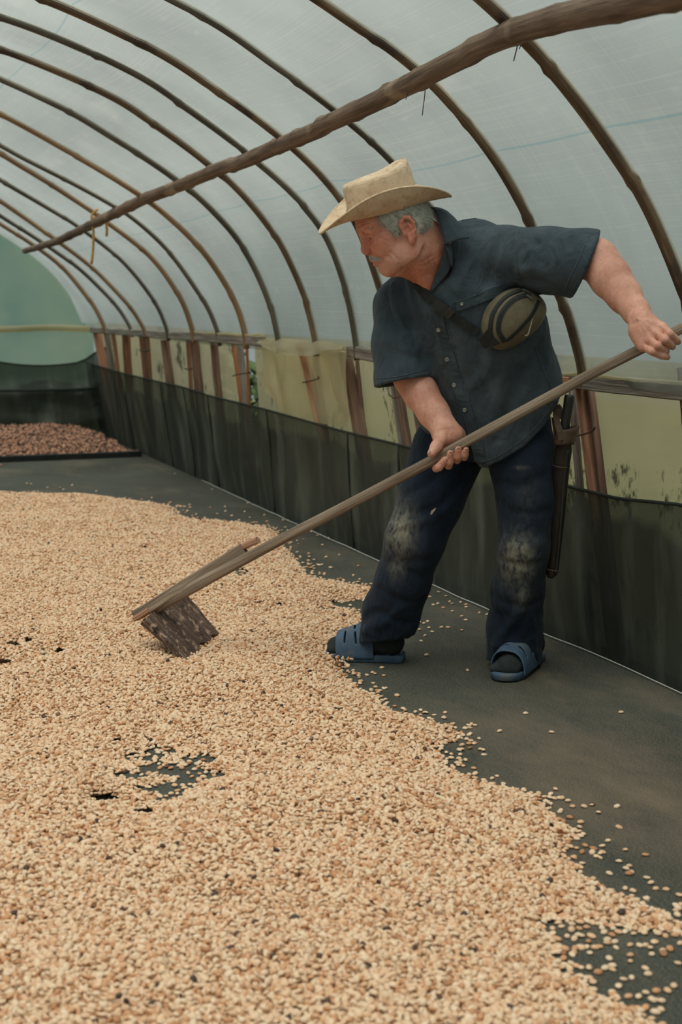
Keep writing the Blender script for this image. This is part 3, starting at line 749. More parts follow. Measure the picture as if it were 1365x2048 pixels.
def vnoise(x, y, sc, seed):
    """smooth value noise on arrays"""
    rg = np.random.default_rng(seed); T = rg.random((64, 64))
    x = x * sc; y = y * sc; xi = np.floor(x).astype(int); yi = np.floor(y).astype(int); fx = x - xi; fy = y - yi
    fx = fx * fx * (3 - 2 * fx); fy = fy * fy * (3 - 2 * fy)
    g = lambda a, b: T[a % 64, b % 64]
    return (g(xi, yi) * (1 - fx) + g(xi + 1, yi) * fx) * (1 - fy) + (g(xi, yi + 1) * (1 - fx) + g(xi + 1, yi + 1) * fx) * fy
mask = inside(gxx, gyy, POLY).astype(float)
def ell_hole(u, v, ru, rv, rot=0):
    c = onz(u, v); a = onz(u + ru, v) - c; b = onz(u, v - rv) - c
    A = np.array([[a[0], b[0]], [a[1], b[1]]]); q = np.linalg.solve(A, np.stack([gxx.ravel() - c[0], gyy.ravel() - c[1]]))
    return ((q ** 2).sum(0) < 1).reshape(gxx.shape)
# raked-bare footprint: stripes of bare mat with bean ridges left between
for (u, v, ru, rv) in [(322, 1505, 30, 9), (275, 1518, 32, 8), (395, 1522, 36, 8), (330, 1540, 58, 9), (255, 1556, 30, 8), (395, 1556, 28, 12), (320, 1582, 52, 7), (360, 1572, 30, 7), (335, 1605, 30, 8), (290, 1640, 24, 9), (215, 1607, 28, 7), (180, 1622, 18, 6), (438, 1556, 16, 6), (350, 1590, 22, 9), (232, 1490, 12, 5),
                       (10, 1338, 14, 7), (45, 1348, 12, 5), (95, 1322, 18, 4), (30, 1300, 16, 5), (60, 1290, 12, 3), (120, 1310, 14, 4), (485, 1150, 14, 9), (470, 1140, 10, 4), (500, 1160, 10, 5), (175, 1058, 18, 3), (330, 1128, 10, 3), (290, 1100, 8, 3), (130, 1140, 9, 3), (560, 1218, 8, 3), (700, 1212, 34, 6), (650, 1222, 16, 3)]:
    mask[ell_hole(u, v, ru * 1.05, rv * 1.15)] = 0
def blur(a, n):
    for _ in range(2):
        for ax in (0, 1):
            p = np.pad(a, [(n, n) if k == ax else (0, 0) for k in (0, 1)], 'edge'); c = np.cumsum(p, axis=ax)
            z = np.zeros_like(np.take(c, [0], ax)); c = np.concatenate([z, c], ax)
            k = 2 * n + 1
            a = (np.take(c, range(k, c.shape[ax]), ax) - np.take(c, range(0, c.shape[ax] - k), ax)) / k
    return a
soft = blur(mask, 3); wide = blur(mask, 11)
# bed height: thin at the edges, heaped inside, with raked furrows
furrow = (vnoise(gxx + .5 * gyy, gyy * .6, 3.3, 2) - .5) * .030 + (vnoise(gxx, gyy, 7.5, 3) - .5) * .014
lift = np.clip((wide - .55) / .45, 0, 1); lift = lift * lift * (3 - 2 * lift)
bed = lift * np.clip(.016 + furrow, .002, .05) * np.clip((soft - .4) / .5, 0, 1)
ridge = np.zeros_like(bed)                                  # heap pushed up in front of the rake and the big mound in the foreground
for (u, v, ru, rv, h) in [(520, 1330, 110, 34, .012), (600, 1290, 150, 45, .010), (640, 1610, 330, 60, .020), (300, 1740, 300, 60, .014), (560, 1060 + 20, 90, 30, .008), (90, 1600, 160, 50, .012), (520, 1950, 500, 80, .016)]:
    c = onz(u, v); a = onz(u + ru, v) - c; b = onz(u, v - rv) - c
    A = np.array([[a[0], b[0]], [a[1], b[1]]]); q = np.linalg.solve(A, np.stack([gxx.ravel() - c[0], gyy.ravel() - c[1]]))
    ridge += (h * np.exp(-(q ** 2).sum(0) * 1.3)).reshape(bed.shape)
bed = bed + ridge * lift * np.clip((soft - .5) / .5, 0, 1)
bl0, bl1 = onz(377, 1328)[:2], onz(440, 1272)[:2]                 # scraped thin where the blade stands
tt = np.clip(((gxx - bl0[0]) * (bl1 - bl0)[0] + (gyy - bl0[1]) * (bl1 - bl0)[1]) / ((bl1 - bl0) @ (bl1 - bl0)), 0, 1)
dbl = np.hypot(gxx - bl0[0] - tt * (bl1 - bl0)[0], gyy - bl0[1] - tt * (bl1 - bl0)[1])
bed *= 1 - .9 * np.exp(-(dbl / .07) ** 2)
bed = blur(bed, 1)
def sample(f, x, y):
    i = np.clip(((x - X0) / cell - .5), 0, nxg - 1.001); j = np.clip(((y - Y0) / cell - .5), 0, nyg - 1.001)
    a, b = i.astype(int), j.astype(int); fi, fj = i - a, j - b
    return (f[a, b] * (1 - fi) + f[a + 1, b] * fi) * (1 - fj) + (f[a, b + 1] * (1 - fi) + f[a + 1, b + 1] * fi) * fj
def hexpts(step, jit, rg):
    xs = np.arange(X0, X1, step); ysr = np.arange(Y0, Y1, step * .866)
    A, B = np.meshgrid(xs, ysr, indexing='ij'); A = A + (np.arange(len(ysr)) % 2)[None] * step / 2
    return A.ravel() + rg.normal(0, step * jit, A.size), B.ravel() + rg.normal(0, step * jit, A.size)
PT, RT, SC = [], [], []
rg = np.random.default_rng(21)
FEET_CLEAR = []
for layer, (step, jit, dz, lo) in enumerate([(.0098, .22, 0.0, .50), (.0115, .26, .0052, .80), (.0150, .30, .0098, .93)]):
    x, y = hexpts(step, jit, rg)
    s_ = sample(soft, x, y); n_ = rg.random(len(x))
    th = lo + (n_ - .5) * (.5 if layer == 0 else .25) + (vnoise(x, y, 9, 40 + layer) - .5) * .25
    keep = (s_ > th) & (sample(mask, x, y) > (.3 if layer == 0 else .5))
    # thinly covered fringe
    x, y = x[keep], y[keep]
    z = sample(bed, x, y) + .0028 + dz + rg.normal(0, .0012, len(x))
    PT.append(np.stack([x, y, z], 1))
    tilt = rg.normal(0, .28 if layer < 1 else .55, (len(x), 2))
    flip = (rg.random(len(x)) < .38) * math.pi
    RT.append(np.stack([tilt[:, 0] + flip, tilt[:, 1], rg.random(len(x)) * 6.283], 1))
    SC.append(np.clip(rg.normal(.98, .09, len(x)), .72, 1.25))
# thin fringe of beans kicked out over the edge
x, y = hexpts(.0135, .35, rg); s_ = sample(blur(mask, 6), x, y)
clump = vnoise(x, y, 16, 61)
keep = (s_ > .02) & (sample(soft, x, y) < .55) & (rg.random(len(x)) < np.clip(s_ * 1.1 * clump, 0, .5)) & (x < np.interp(y, FLOORLINE[:, 1], FLOORLINE[:, 0]) - .03)
x, y = x[keep], y[keep]
PT.append(np.stack([x, y, np.full(len(x), .0030)], 1)); RT.append(np.stack([rg.normal(0, .15, len(x)) + (rg.random(len(x)) < .25) * math.pi, rg.normal(0, .15, len(x)), rg.random(len(x)) * 6.28], 1)); SC.append(np.clip(rg.normal(1, .09, len(x)), .8, 1.2))
# beans pushed up around the toe of the sandal and the foot of the blade
for (u, v, su, sv, nn, zmx) in ((672, 1330, 16, 10, 70, .022), (700, 1322, 20, 7, 18, .012), (405, 1318, 40, 10, 120, .016), (345, 1300, 26, 10, 60, .014)):
    for _ in range(nn):
        p = onz(u + rg.normal(0, su), v + rg.normal(0, sv)); PT.append(np.array([[p[0], p[1], .003 + zmx * rg.random()]])); RT.append(rg.normal(0, .6, (1, 3)) + [[0, 0, rg.random() * 6]]); SC.append(np.array([1.0]))
PT, RT, SC = np.vstack(PT), np.vstack(RT), np.concatenate(SC)

# ---- single loose beans on the bare mat
STRAY = [((865, 1600), 2.73, [(770,33),(872,25),(1010,33),(928,250),(1055,270),(1165,298),(1020,333),(1077,358),(1090,392),(1173,424),(1055,480),(1097,494),(1222,482),(1278,486),(1350,518),(1330,574),(1082,535),(1150,560),(657,700),(738,742),(820,740),(870,742),(940,720),(957,760),(998,772),(1018,720),(1102,728),(1082,790),(1005,805),(775,830),(860,835),(890,803),(967,863),(1083,845),(1083,878),(760,890),(787,905),(857,908),(945,915),(985,925),(840,970),(878,992),(1047,978),(1090,967),(1165,918),(1180,948),(1165,790),(1215,775),(1260,820),(1200,840),(1265,838),(1275,740),(1325,735),(1355,780),(1342,890),(1320,1012),(1225,1040),(1220,1090),(1018,1015),(983,1045),(1072,1070),(1127,1072),(1120,1135),(1220,1155),(1250,1140),(825,185),(790,262),(820,345),(812,365),(790,210),(845,800),(820,805),(855,770),(915,800)]),
         ((640, 900), 2.73, [(107,572),(37,583),(210,632),(184,683),(12,625),(60,642),(27,673),(65,710),(100,705),(130,715),(218,705),(230,740),(280,730),(650,775),(690,797),(601,800),(645,838),(710,827),(723,838),(620,845),(675,860),(725,880),(770,830),(800,843),(800,857),(872,888),(775,907),(798,928),(590,935),(545,940),(570,945),(530,960),(597,970),(615,992),(545,980),(665,967),(700,968),(777,983),(554,1042),(585,1117),(575,1012),(340,1188),(303,1220),(350,1230),(214,1220),(228,1260),(173,1277),(348,1300),(222,1305),(290,1328),(235,1345),(335,1345),(915,898),(1040,560),(360,1360),(15,518)]),
         ((0, 940), 1.95, [(105,52),(135,82),(148,82),(185,68),(282,58),(248,75),(322,100),(376,82),(592,108),(682,14),(667,125),(700,140),(740,135),(742,145),(828,75),(878,142),(880,160),(955,162),(967,128),(820,145),(848,170),(905,178),(975,185),(1032,175),(1042,200),(1105,195),(1128,195),(1215,240),(1240,255),(1185,270),(1285,265),(1310,272),(1325,330),(1272,340),(1250,370),(1290,380),(1265,408),(1230,420),(1205,325),(1160,320),(1135,300),(1125,282),(1160,275),(1320,432),(1340,428)]),
         ((0, 0), 1.0, [(1243, 1424), (1104, 1464), (1052, 1426), (936, 1340), (1006, 1222), (905, 1448), (948, 1536), (985, 1556), (1146, 1612), (1185, 1608), (772, 1376), (790, 1412), (852, 1310), (842, 1420), (62, 968), (120, 975)])]
first_bean = None
for (o, sc, L) in STRAY:
    for (a, b) in L:
        p = onz(o[0] + a / sc, o[1] + b / sc, .003)
        q = link_mesh('coffee_bean', ME_bean, (p[0], p[1], .0022), (rg.normal(0, .12) + (math.pi if rg.random() < .25 else 0), rg.normal(0, .12), rg.random() * 6.28), [float(np.clip(rg.normal(1.0, .09), .8, 1.2))] * 3,
                      label='single pale coffee bean lying loose on the bare dark mat', cat='coffee bean', group='loose beans on the bare mat')
        if abs(q.rotation_euler[0]) > 1.5: q.location.z = .0040
        first_bean = first_bean or q

bx = np.arange(0, nxg, 2); by = np.arange(0, nyg, 2)
M_bed = simple('bean_bed', [(.3, (.30, .17, .09)), (.6, (.52, .33, .19))], scale=120, bump=.5, bscale=150, bdist=.006)
zz = bed[np.ix_(bx, by)] - .001
zz[(soft[np.ix_(bx, by)] < .93) | (zz < .004)] = -.012
V = np.stack([gxx[np.ix_(bx, by)], gyy[np.ix_(bx, by)], zz], -1).reshape(-1, 3)
FF = [f for f in grid_faces(len(bx), len(by)) if max(V[i][2] for i in f) > 0]
used = sorted({i for f in FF for i in f}); remap = {i: k for k, i in enumerate(used)}
beds = mesh_obj('coffee_bean_spread', V[used], [[remap[i] for i in f] for f in FF], M_bed, kind='stuff', label='broad spread of pale coffee beans drying on the dark mat', cat='coffee beans')
scatter_object('beans', PT, RT, SC, first_bean, beds, kind='stuff')
print('beans', len(PT))

# ---- heap of dried cherries in the far tray, its edge board
rg = np.random.default_rng(77)
n = 16000
x = rg.uniform(.2, 2.33, n); y = 9.96 + rg.random(n) * 1.35
def heap_z(x, y):
    back = np.clip((y - 9.93) / 1.2, 0, 1)
    return .012 + .115 * back ** .8 * np.clip((2.50 - x) / .55, .25, 1) + .022 * (vnoise(x, y, 6, 9) - .5) + .02 * (vnoise(x, y, 14, 10) - .5)
z = heap_z(x, y) + rg.uniform(-.006, .010, n)
keep = (x < 2.36 - .12 * vnoise(y, y * 0, 5, 4))
cr = np.stack([x, y, np.maximum(z, .006)], 1)[keep]
hx, hy = np.meshgrid(np.linspace(.2, 2.30, 60), np.linspace(9.96, 11.36, 40), indexing='ij')
V = np.stack([hx, hy, heap_z(hx, hy) - .006], -1).reshape(-1, 3)
M_heap = simple('cherry_heap', [(.3, (.06, .035, .028)), (.55, (.22, .10, .06)), (.75, (.40, .20, .12))], scale=70, bump=.6, bscale=90, bdist=.01)
heap = mesh_obj('dried_cherry_heap', V, grid_faces(60, 40), M_heap, kind='stuff', label='brown heap of dried coffee cherries at the far end of the tunnel', cat='coffee cherries')
c0 = link_mesh('dried_cherry', ME_cherry, (1.32, 9.70, .005), (0, 0, .7), label='single dried cherry fallen in front of the tray edge', cat='coffee cherry')
scatter_object('cherries', cr, rg.random((len(cr), 3)) * 6.28, rg.normal(1, .15, len(cr)), c0, heap, kind='stuff')
M_tray = simple('black_tray_edge', [(.3, (.008, .010, .009)), (.7, (.022, .026, .024))], scale=10, bump=.2, rough=.5)
board((-.6, 9.90, .022), (2.33, 9.90, .022), .044, .03, (0, 0, 1), M_tray, 'tray_edge', seed=8, n=10, label='low black board edging the heap of dried cherries', cat='board')
# ================================================================== SCULPTING KIT: smooth unions of tapered forms on a grid, meshed by surface nets
BIG = 9.0
class Sculpt:
    def __init__(self, lo, hi, h):
        self.lo = np.asarray(lo, float); self.h = h
        self.ax = [np.arange(lo[i], hi[i] + h, h, dtype=np.float32) for i in range(3)]
        self.D = np.full([len(a) for a in self.ax], BIG, np.float32)
    def box(self, pts, pad):
        pts = np.atleast_2d(pts); a = pts.min(0) - pad; b = pts.max(0) + pad; sl = []
        for i in range(3):
            s = int(np.clip(np.floor((a[i] - self.lo[i]) / self.h), 0, len(self.ax[i]))); e = int(np.clip(np.ceil((b[i] - self.lo[i]) / self.h) + 1, 0, len(self.ax[i])))
            sl.append(slice(s, e))
        sl = tuple(sl)
        X, Y, Z = np.meshgrid(*[self.ax[i][sl[i]] for i in range(3)], indexing='ij')
        return sl, X, Y, Z
    def put(self, sl, d, k, op):
        a = self.D[sl]
        if op == 'add':
            b = d; hh = np.maximum(k - np.abs(a - b), 0) / max(k, 1e-6); r = np.minimum(a, b) - hh * hh * k * .25
        else:
            b = -d; hh = np.maximum(k - np.abs(a - b), 0) / max(k, 1e-6); r = np.maximum(a, b) + hh * hh * k * .25
        self.D[sl] = r
    def cone(self, a, b, ra, rb, k=.01, op='add', cut=None):
        """tapered capsule; cut = (point, normal) slices it flat"""
        a, b = np.asarray(a, np.float32), np.asarray(b, np.float32)
        sl, X, Y, Z = self.box([a, b], max(ra, rb) + k + 3 * self.h)
        ab = b - a; L2 = max(float(ab @ ab), 1e-9)
        t = np.clip(((X - a[0]) * ab[0] + (Y - a[1]) * ab[1] + (Z - a[2]) * ab[2]) / L2, 0, 1)
        d = np.sqrt((X - a[0] - t * ab[0]) ** 2 + (Y - a[1] - t * ab[1]) ** 2 + (Z - a[2] - t * ab[2]) ** 2) - (ra + (rb - ra) * t)
        if cut is not None:
            p, n = cut; d = np.maximum(d, (X - p[0]) * n[0] + (Y - p[1]) * n[1] + (Z - p[2]) * n[2])
        self.put(sl, d, k, op); return self
    def chain(self, pts, rad, k=.01, op='add'):
        for i in range(len(pts) - 1): self.cone(pts[i], pts[i + 1], rad[i], rad[i + 1], k, op)
        return self
    def ball(self, c, r, k=.01, op='add'): return self.cone(c, c, r, r, k, op)
    def ell(self, c, r, axes=None, k=.01, op='add'):
        """ellipsoid with half-axes r along axes (rows); default the grid's own"""
        c = np.asarray(c, np.float32); A = np.eye(3) if axes is None else np.asarray(axes, float)
        sl, X, Y, Z = self.box([c], max(r) + k + 3 * self.h)
        q = [((X - c[0]) * A[i][0] + (Y - c[1]) * A[i][1] + (Z - c[2]) * A[i][2]) / r[i] for i in range(3)]
        k0 = np.sqrt(q[0] ** 2 + q[1] ** 2 + q[2] ** 2) + 1e-6; k1 = np.sqrt((q[0] / r[0]) ** 2 + (q[1] / r[1]) ** 2 + (q[2] / r[2]) ** 2) + 1e-6
        self.put(sl, k0 * (k0 - 1) / k1, k, op); return self
    def oval(self, secs, ex, ey, k=.02, op='add'):
        """trunk of elliptic sections [(centre, half-width along ex, half-depth along ey), ...]"""
        ex, ey = np.asarray(ex, float), np.asarray(ey, float)
        for (a, wa, da), (b, wb, db) in zip(secs[:-1], secs[1:]):
            a, b = np.asarray(a, float), np.asarray(b, float)
            sl, X, Y, Z = self.box([a, b], max(wa, wb, da, db) + k + 2 * self.h)
            ab = b - a; L2 = float(ab @ ab); t = np.clip(((X - a[0]) * ab[0] + (Y - a[1]) * ab[1] + (Z - a[2]) * ab[2]) / L2, 0, 1)
            q = [X - a[0] - t * ab[0], Y - a[1] - t * ab[1], Z - a[2] - t * ab[2]]
            w = wa + (wb - wa) * t; dd = da + (db - da) * t; ez = np.cross(ex, ey)
            qx = (q[0] * ex[0] + q[1] * ex[1] + q[2] * ex[2]) / w; qy = (q[0] * ey[0] + q[1] * ey[1] + q[2] * ey[2]) / dd
            qz = (q[0] * ez[0] + q[1] * ez[1] + q[2] * ez[2]) / (.5 * (w + dd))
            k0 = np.sqrt(qx ** 2 + qy ** 2 + qz ** 2) + 1e-6; k1 = np.sqrt((qx / w) ** 2 + (qy / dd) ** 2 + (qz / (.5 * (w + dd))) ** 2) + 1e-6
            self.put(sl, k0 * (k0 - 1) / k1, k, op)
        return self
    def value(self, p):
        g = (np.asarray(p, float) - self.lo) / self.h; n = np.array(self.D.shape)
        g = np.clip(g, 0, n - 1.001); i = g.astype(int); f = g - i; r = 0.0
        for a in (0, 1):
            for b in (0, 1):
                for c in (0, 1): r += self.D[i[0] + a, i[1] + b, i[2] + c] * (f[0] if a else 1 - f[0]) * (f[1] if b else 1 - f[1]) * (f[2] if c else 1 - f[2])
        return r
    def to_surface(self, p, far=.035):
        p = np.array(p, float); p0 = p.copy(); e = self.h
        for _ in range(6):
            d = self.value(p)
            if abs(d) > .2: return p0
            g = np.array([self.value(p + e * np.eye(3)[k]) - self.value(p - e * np.eye(3)[k]) for k in range(3)]) / (2 * e); m = np.linalg.norm(g)
            if m < .2 or m > 6: return p0
            p = p - np.clip(d / m, -.01, .01) * g / m
        return p if np.linalg.norm(p - p0) < far else p0
    def crease(self, pts, depth, sig, snap=True):
        """groove (depth > 0) or welt (depth < 0) along a polyline"""
        pts = [np.asarray(p, float) for p in pts]
        if snap:                                                  # lay the line on the surface first
            q = resample(pts, max(5, 4 * len(pts) - 3)); pts = [self.to_surface(p) for p in q]
        sl, X, Y, Z = self.box(pts, 3 * sig)
        best = None
        for a, b in zip(pts[:-1], pts[1:]):
            ab = b - a; L2 = max(float(ab @ ab), 1e-9); t = np.clip(((X - a[0]) * ab[0] + (Y - a[1]) * ab[1] + (Z - a[2]) * ab[2]) / L2, 0, 1)
            d2 = (X - a[0] - t * ab[0]) ** 2 + (Y - a[1] - t * ab[1]) ** 2 + (Z - a[2] - t * ab[2]) ** 2
            best = d2 if best is None else np.minimum(best, d2)
        self.D[sl] += depth * np.exp(-best / sig ** 2); return self
    def field(self, fn):
        X, Y, Z = np.meshgrid(*self.ax, indexing='ij'); self.D = fn(self.D, X, Y, Z).astype(np.float32); return self
    def mesh(self):
        D = self.D; inn = D < 0; nx, ny, nz = D.shape
        c = [inn[i:nx - 1 + i, j:ny - 1 + j, l:nz - 1 + l] for i in (0, 1) for j in (0, 1) for l in (0, 1)]
        s = sum(x.astype(np.int8) for x in c); act = (s > 0) & (s < 8)
        I, J, K = np.nonzero(act); n = len(I)
        acc = np.zeros((n, 3)); cnt = np.zeros(n)
        off = [(i, j, l) for i in (0, 1) for j in (0, 1) for l in (0, 1)]
        for a in range(8):
            for ax in range(3):
                if off[a][ax] == 1: continue
                o2 = list(off[a]); o2[ax] = 1
                va = D[I + off[a][0], J + off[a][1], K + off[a][2]].astype(float); vb = D[I + o2[0], J + o2[1], K + o2[2]].astype(float)
                m = (va < 0) != (vb < 0); t = np.where(m, va / np.where(m, va - vb, 1), 0)
                p = np.array(off[a], float)[None].repeat(n, 0); p[:, ax] += t
                acc[m] += p[m]; cnt[m] += 1
        V = (np.stack([I, J, K], 1) + acc / cnt[:, None]) * self.h + np.array([self.ax[i][0] for i in range(3)])
        idx = np.full(act.shape, -1, np.int64); idx[I, J, K] = np.arange(n)
        F = []
        for ax in range(3):
            sa = [slice(1, -1)] * 3; sa[ax] = slice(0, -1); sb = [slice(1, -1)] * 3; sb[ax] = slice(1, None)
            A, B = inn[tuple(sa)], inn[tuple(sb)]
            P = np.stack(np.nonzero(A != B), 1)
            if not len(P): continue
            flip = A[tuple(P.T)]
            o = np.ones(3, int); o[ax] = 0; P = P + o
            u, v = (ax + 1) % 3, (ax + 2) % 3
            eu = np.zeros(3, int); eu[u] = 1; ev = np.zeros(3, int); ev[v] = 1
            q = np.stack([idx[tuple((P - eu - ev).T)], idx[tuple((P - ev).T)], idx[tuple(P.T)], idx[tuple((P - eu).T)]], 1)
            q[~flip] = q[~flip][:, ::-1]
            F.append(q)
        F = np.vstack(F); F = F[(F >= 0).all(1)]
        return V, F
def relax(V, F, it=1, lam=.5):
    E = np.vstack([F[:, [0, 1]], F[:, [1, 2]], F[:, [2, 3]], F[:, [3, 0]]]); n = len(V)
    for _ in range(it):
        S = np.zeros_like(V); C_ = np.zeros(n)
        for a, b in ((0, 1), (1, 0)):
            for c in range(3): S[:, c] += np.bincount(E[:, a], V[E[:, b], c], n)
            C_ += np.bincount(E[:, a], minlength=n)
        V = V + lam * (S / np.maximum(C_, 1)[:, None] - V)
    return V
def fast_mesh(name, V, F, m, parent=None, attrs=None, **k):
    """quads straight into a mesh; attrs = {name: float per vertex}"""
    org = np.zeros(3); p = parent
    while p is not None: org += np.array(p.location); p = p.parent
    me = bpy.data.meshes.new(name); V = V - org
    me.vertices.add(len(V)); me.vertices.foreach_set('co', V.astype(np.float32).ravel())
    me.loops.add(len(F) * 4); me.loops.foreach_set('vertex_index', F.astype(np.int32).ravel())
    me.polygons.add(len(F)); me.polygons.foreach_set('loop_start', np.arange(0, len(F) * 4, 4, dtype=np.int32))
    me.polygons.foreach_set('use_smooth', np.ones(len(F), bool))
    me.update(calc_edges=True); me.validate()
    for a, v in (attrs or {}).items():
        t = me.attributes.new(a, 'FLOAT', 'POINT'); t.data.foreach_set('value', np.asarray(v, np.float32))
    me.materials.append(m)
    o = bpy.data.objects.new(name, me); COL.objects.link(o)
    if parent is not None: o.parent = parent
    return props(o, **k)
def bvh_of(V, F): return BVHTree.FromPolygons([tuple(v) for v in V], [tuple(int(i) for i in f) for f in F])
def land(bvh, u, v, lift=0.0, fallback=None):
    """where the line of sight through a photo point meets a surface, lifted a little off it; returns point, normal"""
    d = ray(u, v); dn = d / np.linalg.norm(d)
    h = bvh.ray_cast(Vector(_C), Vector(dn), 12)
    if h[0] is None: return (at(u, v, fallback), -dn) if fallback else (None, None)
    n = np.array(h[1]); n = n if n @ dn < 0 else -n
    return np.array(h[0]) + n * lift, n
def drop(bvh, p, lift=0.0):
    """nearest surface point to p, lifted"""
    h = bvh.find_nearest(Vector(p)); n = np.array(h[1]); q = np.array(h[0]); 
    return q + n * lift, n
def ribbon(P, Nn, w, t=.002, name='strip', m=None, parent=None, **k):
    """flat band along P with face normals Nn, width w (number or per point), thickness t"""
    P, Nn = np.asarray(P, float), np.asarray(Nn, float); n = len(P); w = np.broadcast_to(w, (n,))
    T = np.gradient(P, axis=0); S = np.cross(Nn, T); S /= np.linalg.norm(S, axis=1)[:, None] + 1e-9
    Nn = Nn / np.linalg.norm(Nn, axis=1)[:, None]
    V = []; s = np.concatenate([[0], np.cumsum(np.linalg.norm(np.diff(P, axis=0), axis=1))]); uv = []
    for i in range(n):
        for a, b in ((-.5, 0), (-.5, t), (.5, t), (.5, 0)):
            V.append(P[i] + S[i] * w[i] * a + Nn[i] * b); uv.append((s[i], a * w[i] + b))
    F = grid_faces(n, 4, True) + [(3, 2, 1, 0), tuple((n - 1) * 4 + j for j in range(4))]
    return mesh_obj(name, V, F, m, parent, smooth=False, uv=uv, **k)
# ================================================================== THE MAN
HZ = np.array([0, 0, 1.0])
def fwd(yaw): return -_FH * math.cos(math.radians(yaw)) - _R * math.sin(math.radians(yaw))      # yaw 0 = towards the camera, 90 = to the photo's left
CH = fwd(30); LT = np.cross(HZ, CH)                                                                  # chest direction, his left
man_base = (onz(760, 1318) + onz(1030, 1350)) / 2
man = empty('person', tuple(man_base), label='man in straw hat, dark blue shirt and dusty trousers raking coffee beans', cat='person')

# ---------------------------------------------------------------- materials
def skin_mat():
    m, ns, ls, out = new_mat('sunburnt_skin')
    bs = N(ns, 'ShaderNodeBsdfPrincipled'); bs.inputs['Roughness'].default_value = .52; bs.inputs['Specular IOR Level'].default_value = .35
    oc = coords(ns, ls, 'Object')
    n1 = N(ns, 'ShaderNodeTexNoise'); n1.inputs['Scale'].default_value = 22; n1.inputs['Detail'].default_value = 8; n1.inputs['Roughness'].default_value = .7; ls.new(oc, n1.inputs['Vector'])
    r1 = ramp(ns, [(.28, (.49, .230, .160)), (.5, (.64, .325, .240)), (.72, (.75, .455, .355))]); ls.new(n1.outputs['Fac'], r1.inputs[0])
    at_ = N(ns, 'ShaderNodeAttribute', attribute_name='red')                                           # where the skin itself is redder (face, neck)
    mx = N(ns, 'ShaderNodeMix', data_type='RGBA', blend_type='MULTIPLY'); mx.inputs['B'].default_value = (.90, .62, .55, 1)
    ls.new(at_.outputs['Fac'], mx.inputs['Factor']); ls.new(r1.outputs[0], mx.inputs['A'])
    n2 = N(ns, 'ShaderNodeTexNoise'); n2.inputs['Scale'].default_value = 130; n2.inputs['Detail'].default_value = 3; ls.new(oc, n2.inputs['Vector'])
    r2 = ramp(ns, [(.60, (0, 0, 0)), (.74, (.28, .28, .28))]); ls.new(n2.outputs['Fac'], r2.inputs[0])
    mx2 = N(ns, 'ShaderNodeMix', data_type='RGBA'); mx2.inputs['B'].default_value = (.22, .085, .05, 1); ls.new(r2.outputs[0], mx2.inputs['Factor']); ls.new(mx.outputs['Result'], mx2.inputs['A'])
    st = N(ns, 'ShaderNodeAttribute', attribute_name='stubble')
    n3 = N(ns, 'ShaderNodeTexNoise'); n3.inputs['Scale'].default_value = 420; ls.new(oc, n3.inputs['Vector'])
    r3 = ramp(ns, [(.45, (0, 0, 0)), (.62, (.6, .6, .6))]); ls.new(n3.outputs['Fac'], r3.inputs[0])
    ml = N(ns, 'ShaderNodeMath', operation='MULTIPLY'); ls.new(st.outputs['Fac'], ml.inputs[0]); ls.new(r3.outputs[0], ml.inputs[1])
    mx3 = N(ns, 'ShaderNodeMix', data_type='RGBA'); mx3.inputs['B'].default_value = (.50, .43, .38, 1); ls.new(ml.outputs[0], mx3.inputs['Factor']); ls.new(mx2.outputs['Result'], mx3.inputs['A'])
    ls.new(mx3.outputs['Result'], bs.inputs['Base Color'])
    bs.inputs['Subsurface Weight'].default_value = .08; bs.inputs['Subsurface Radius'].default_value = (.012, .005, .003); bs.inputs['Subsurface Scale'].default_value = .5
    n4 = N(ns, 'ShaderNodeTexNoise'); n4.inputs['Scale'].default_value = 190; n4.inputs['Detail'].default_value = 6; ls.new(oc, n4.inputs['Vector'])
    n5 = N(ns, 'ShaderNodeTexNoise'); n5.inputs['Scale'].default_value = 60; n5.inputs['Detail'].default_value = 4; n5.inputs['Distortion'].default_value = 1.2; ls.new(coords(ns, ls, 'Object', (1, 1, 2.6)), n5.inputs['Vector'])
    ad = N(ns, 'ShaderNodeMath', operation='ADD'); ls.new(n4.outputs['Fac'], ad.inputs[0]); ls.new(n5.outputs['Fac'], ad.inputs[1])
    bp = N(ns, 'ShaderNodeBump'); bp.inputs['Strength'].default_value = .26; bp.inputs['Distance'].default_value = .003; ls.new(ad.outputs[0], bp.inputs['Height'])
    ls.new(bp.outputs[0], bs.inputs['Normal']); ls.new(bs.outputs[0], out.inputs[0])
    return m
M_skin = skin_mat()
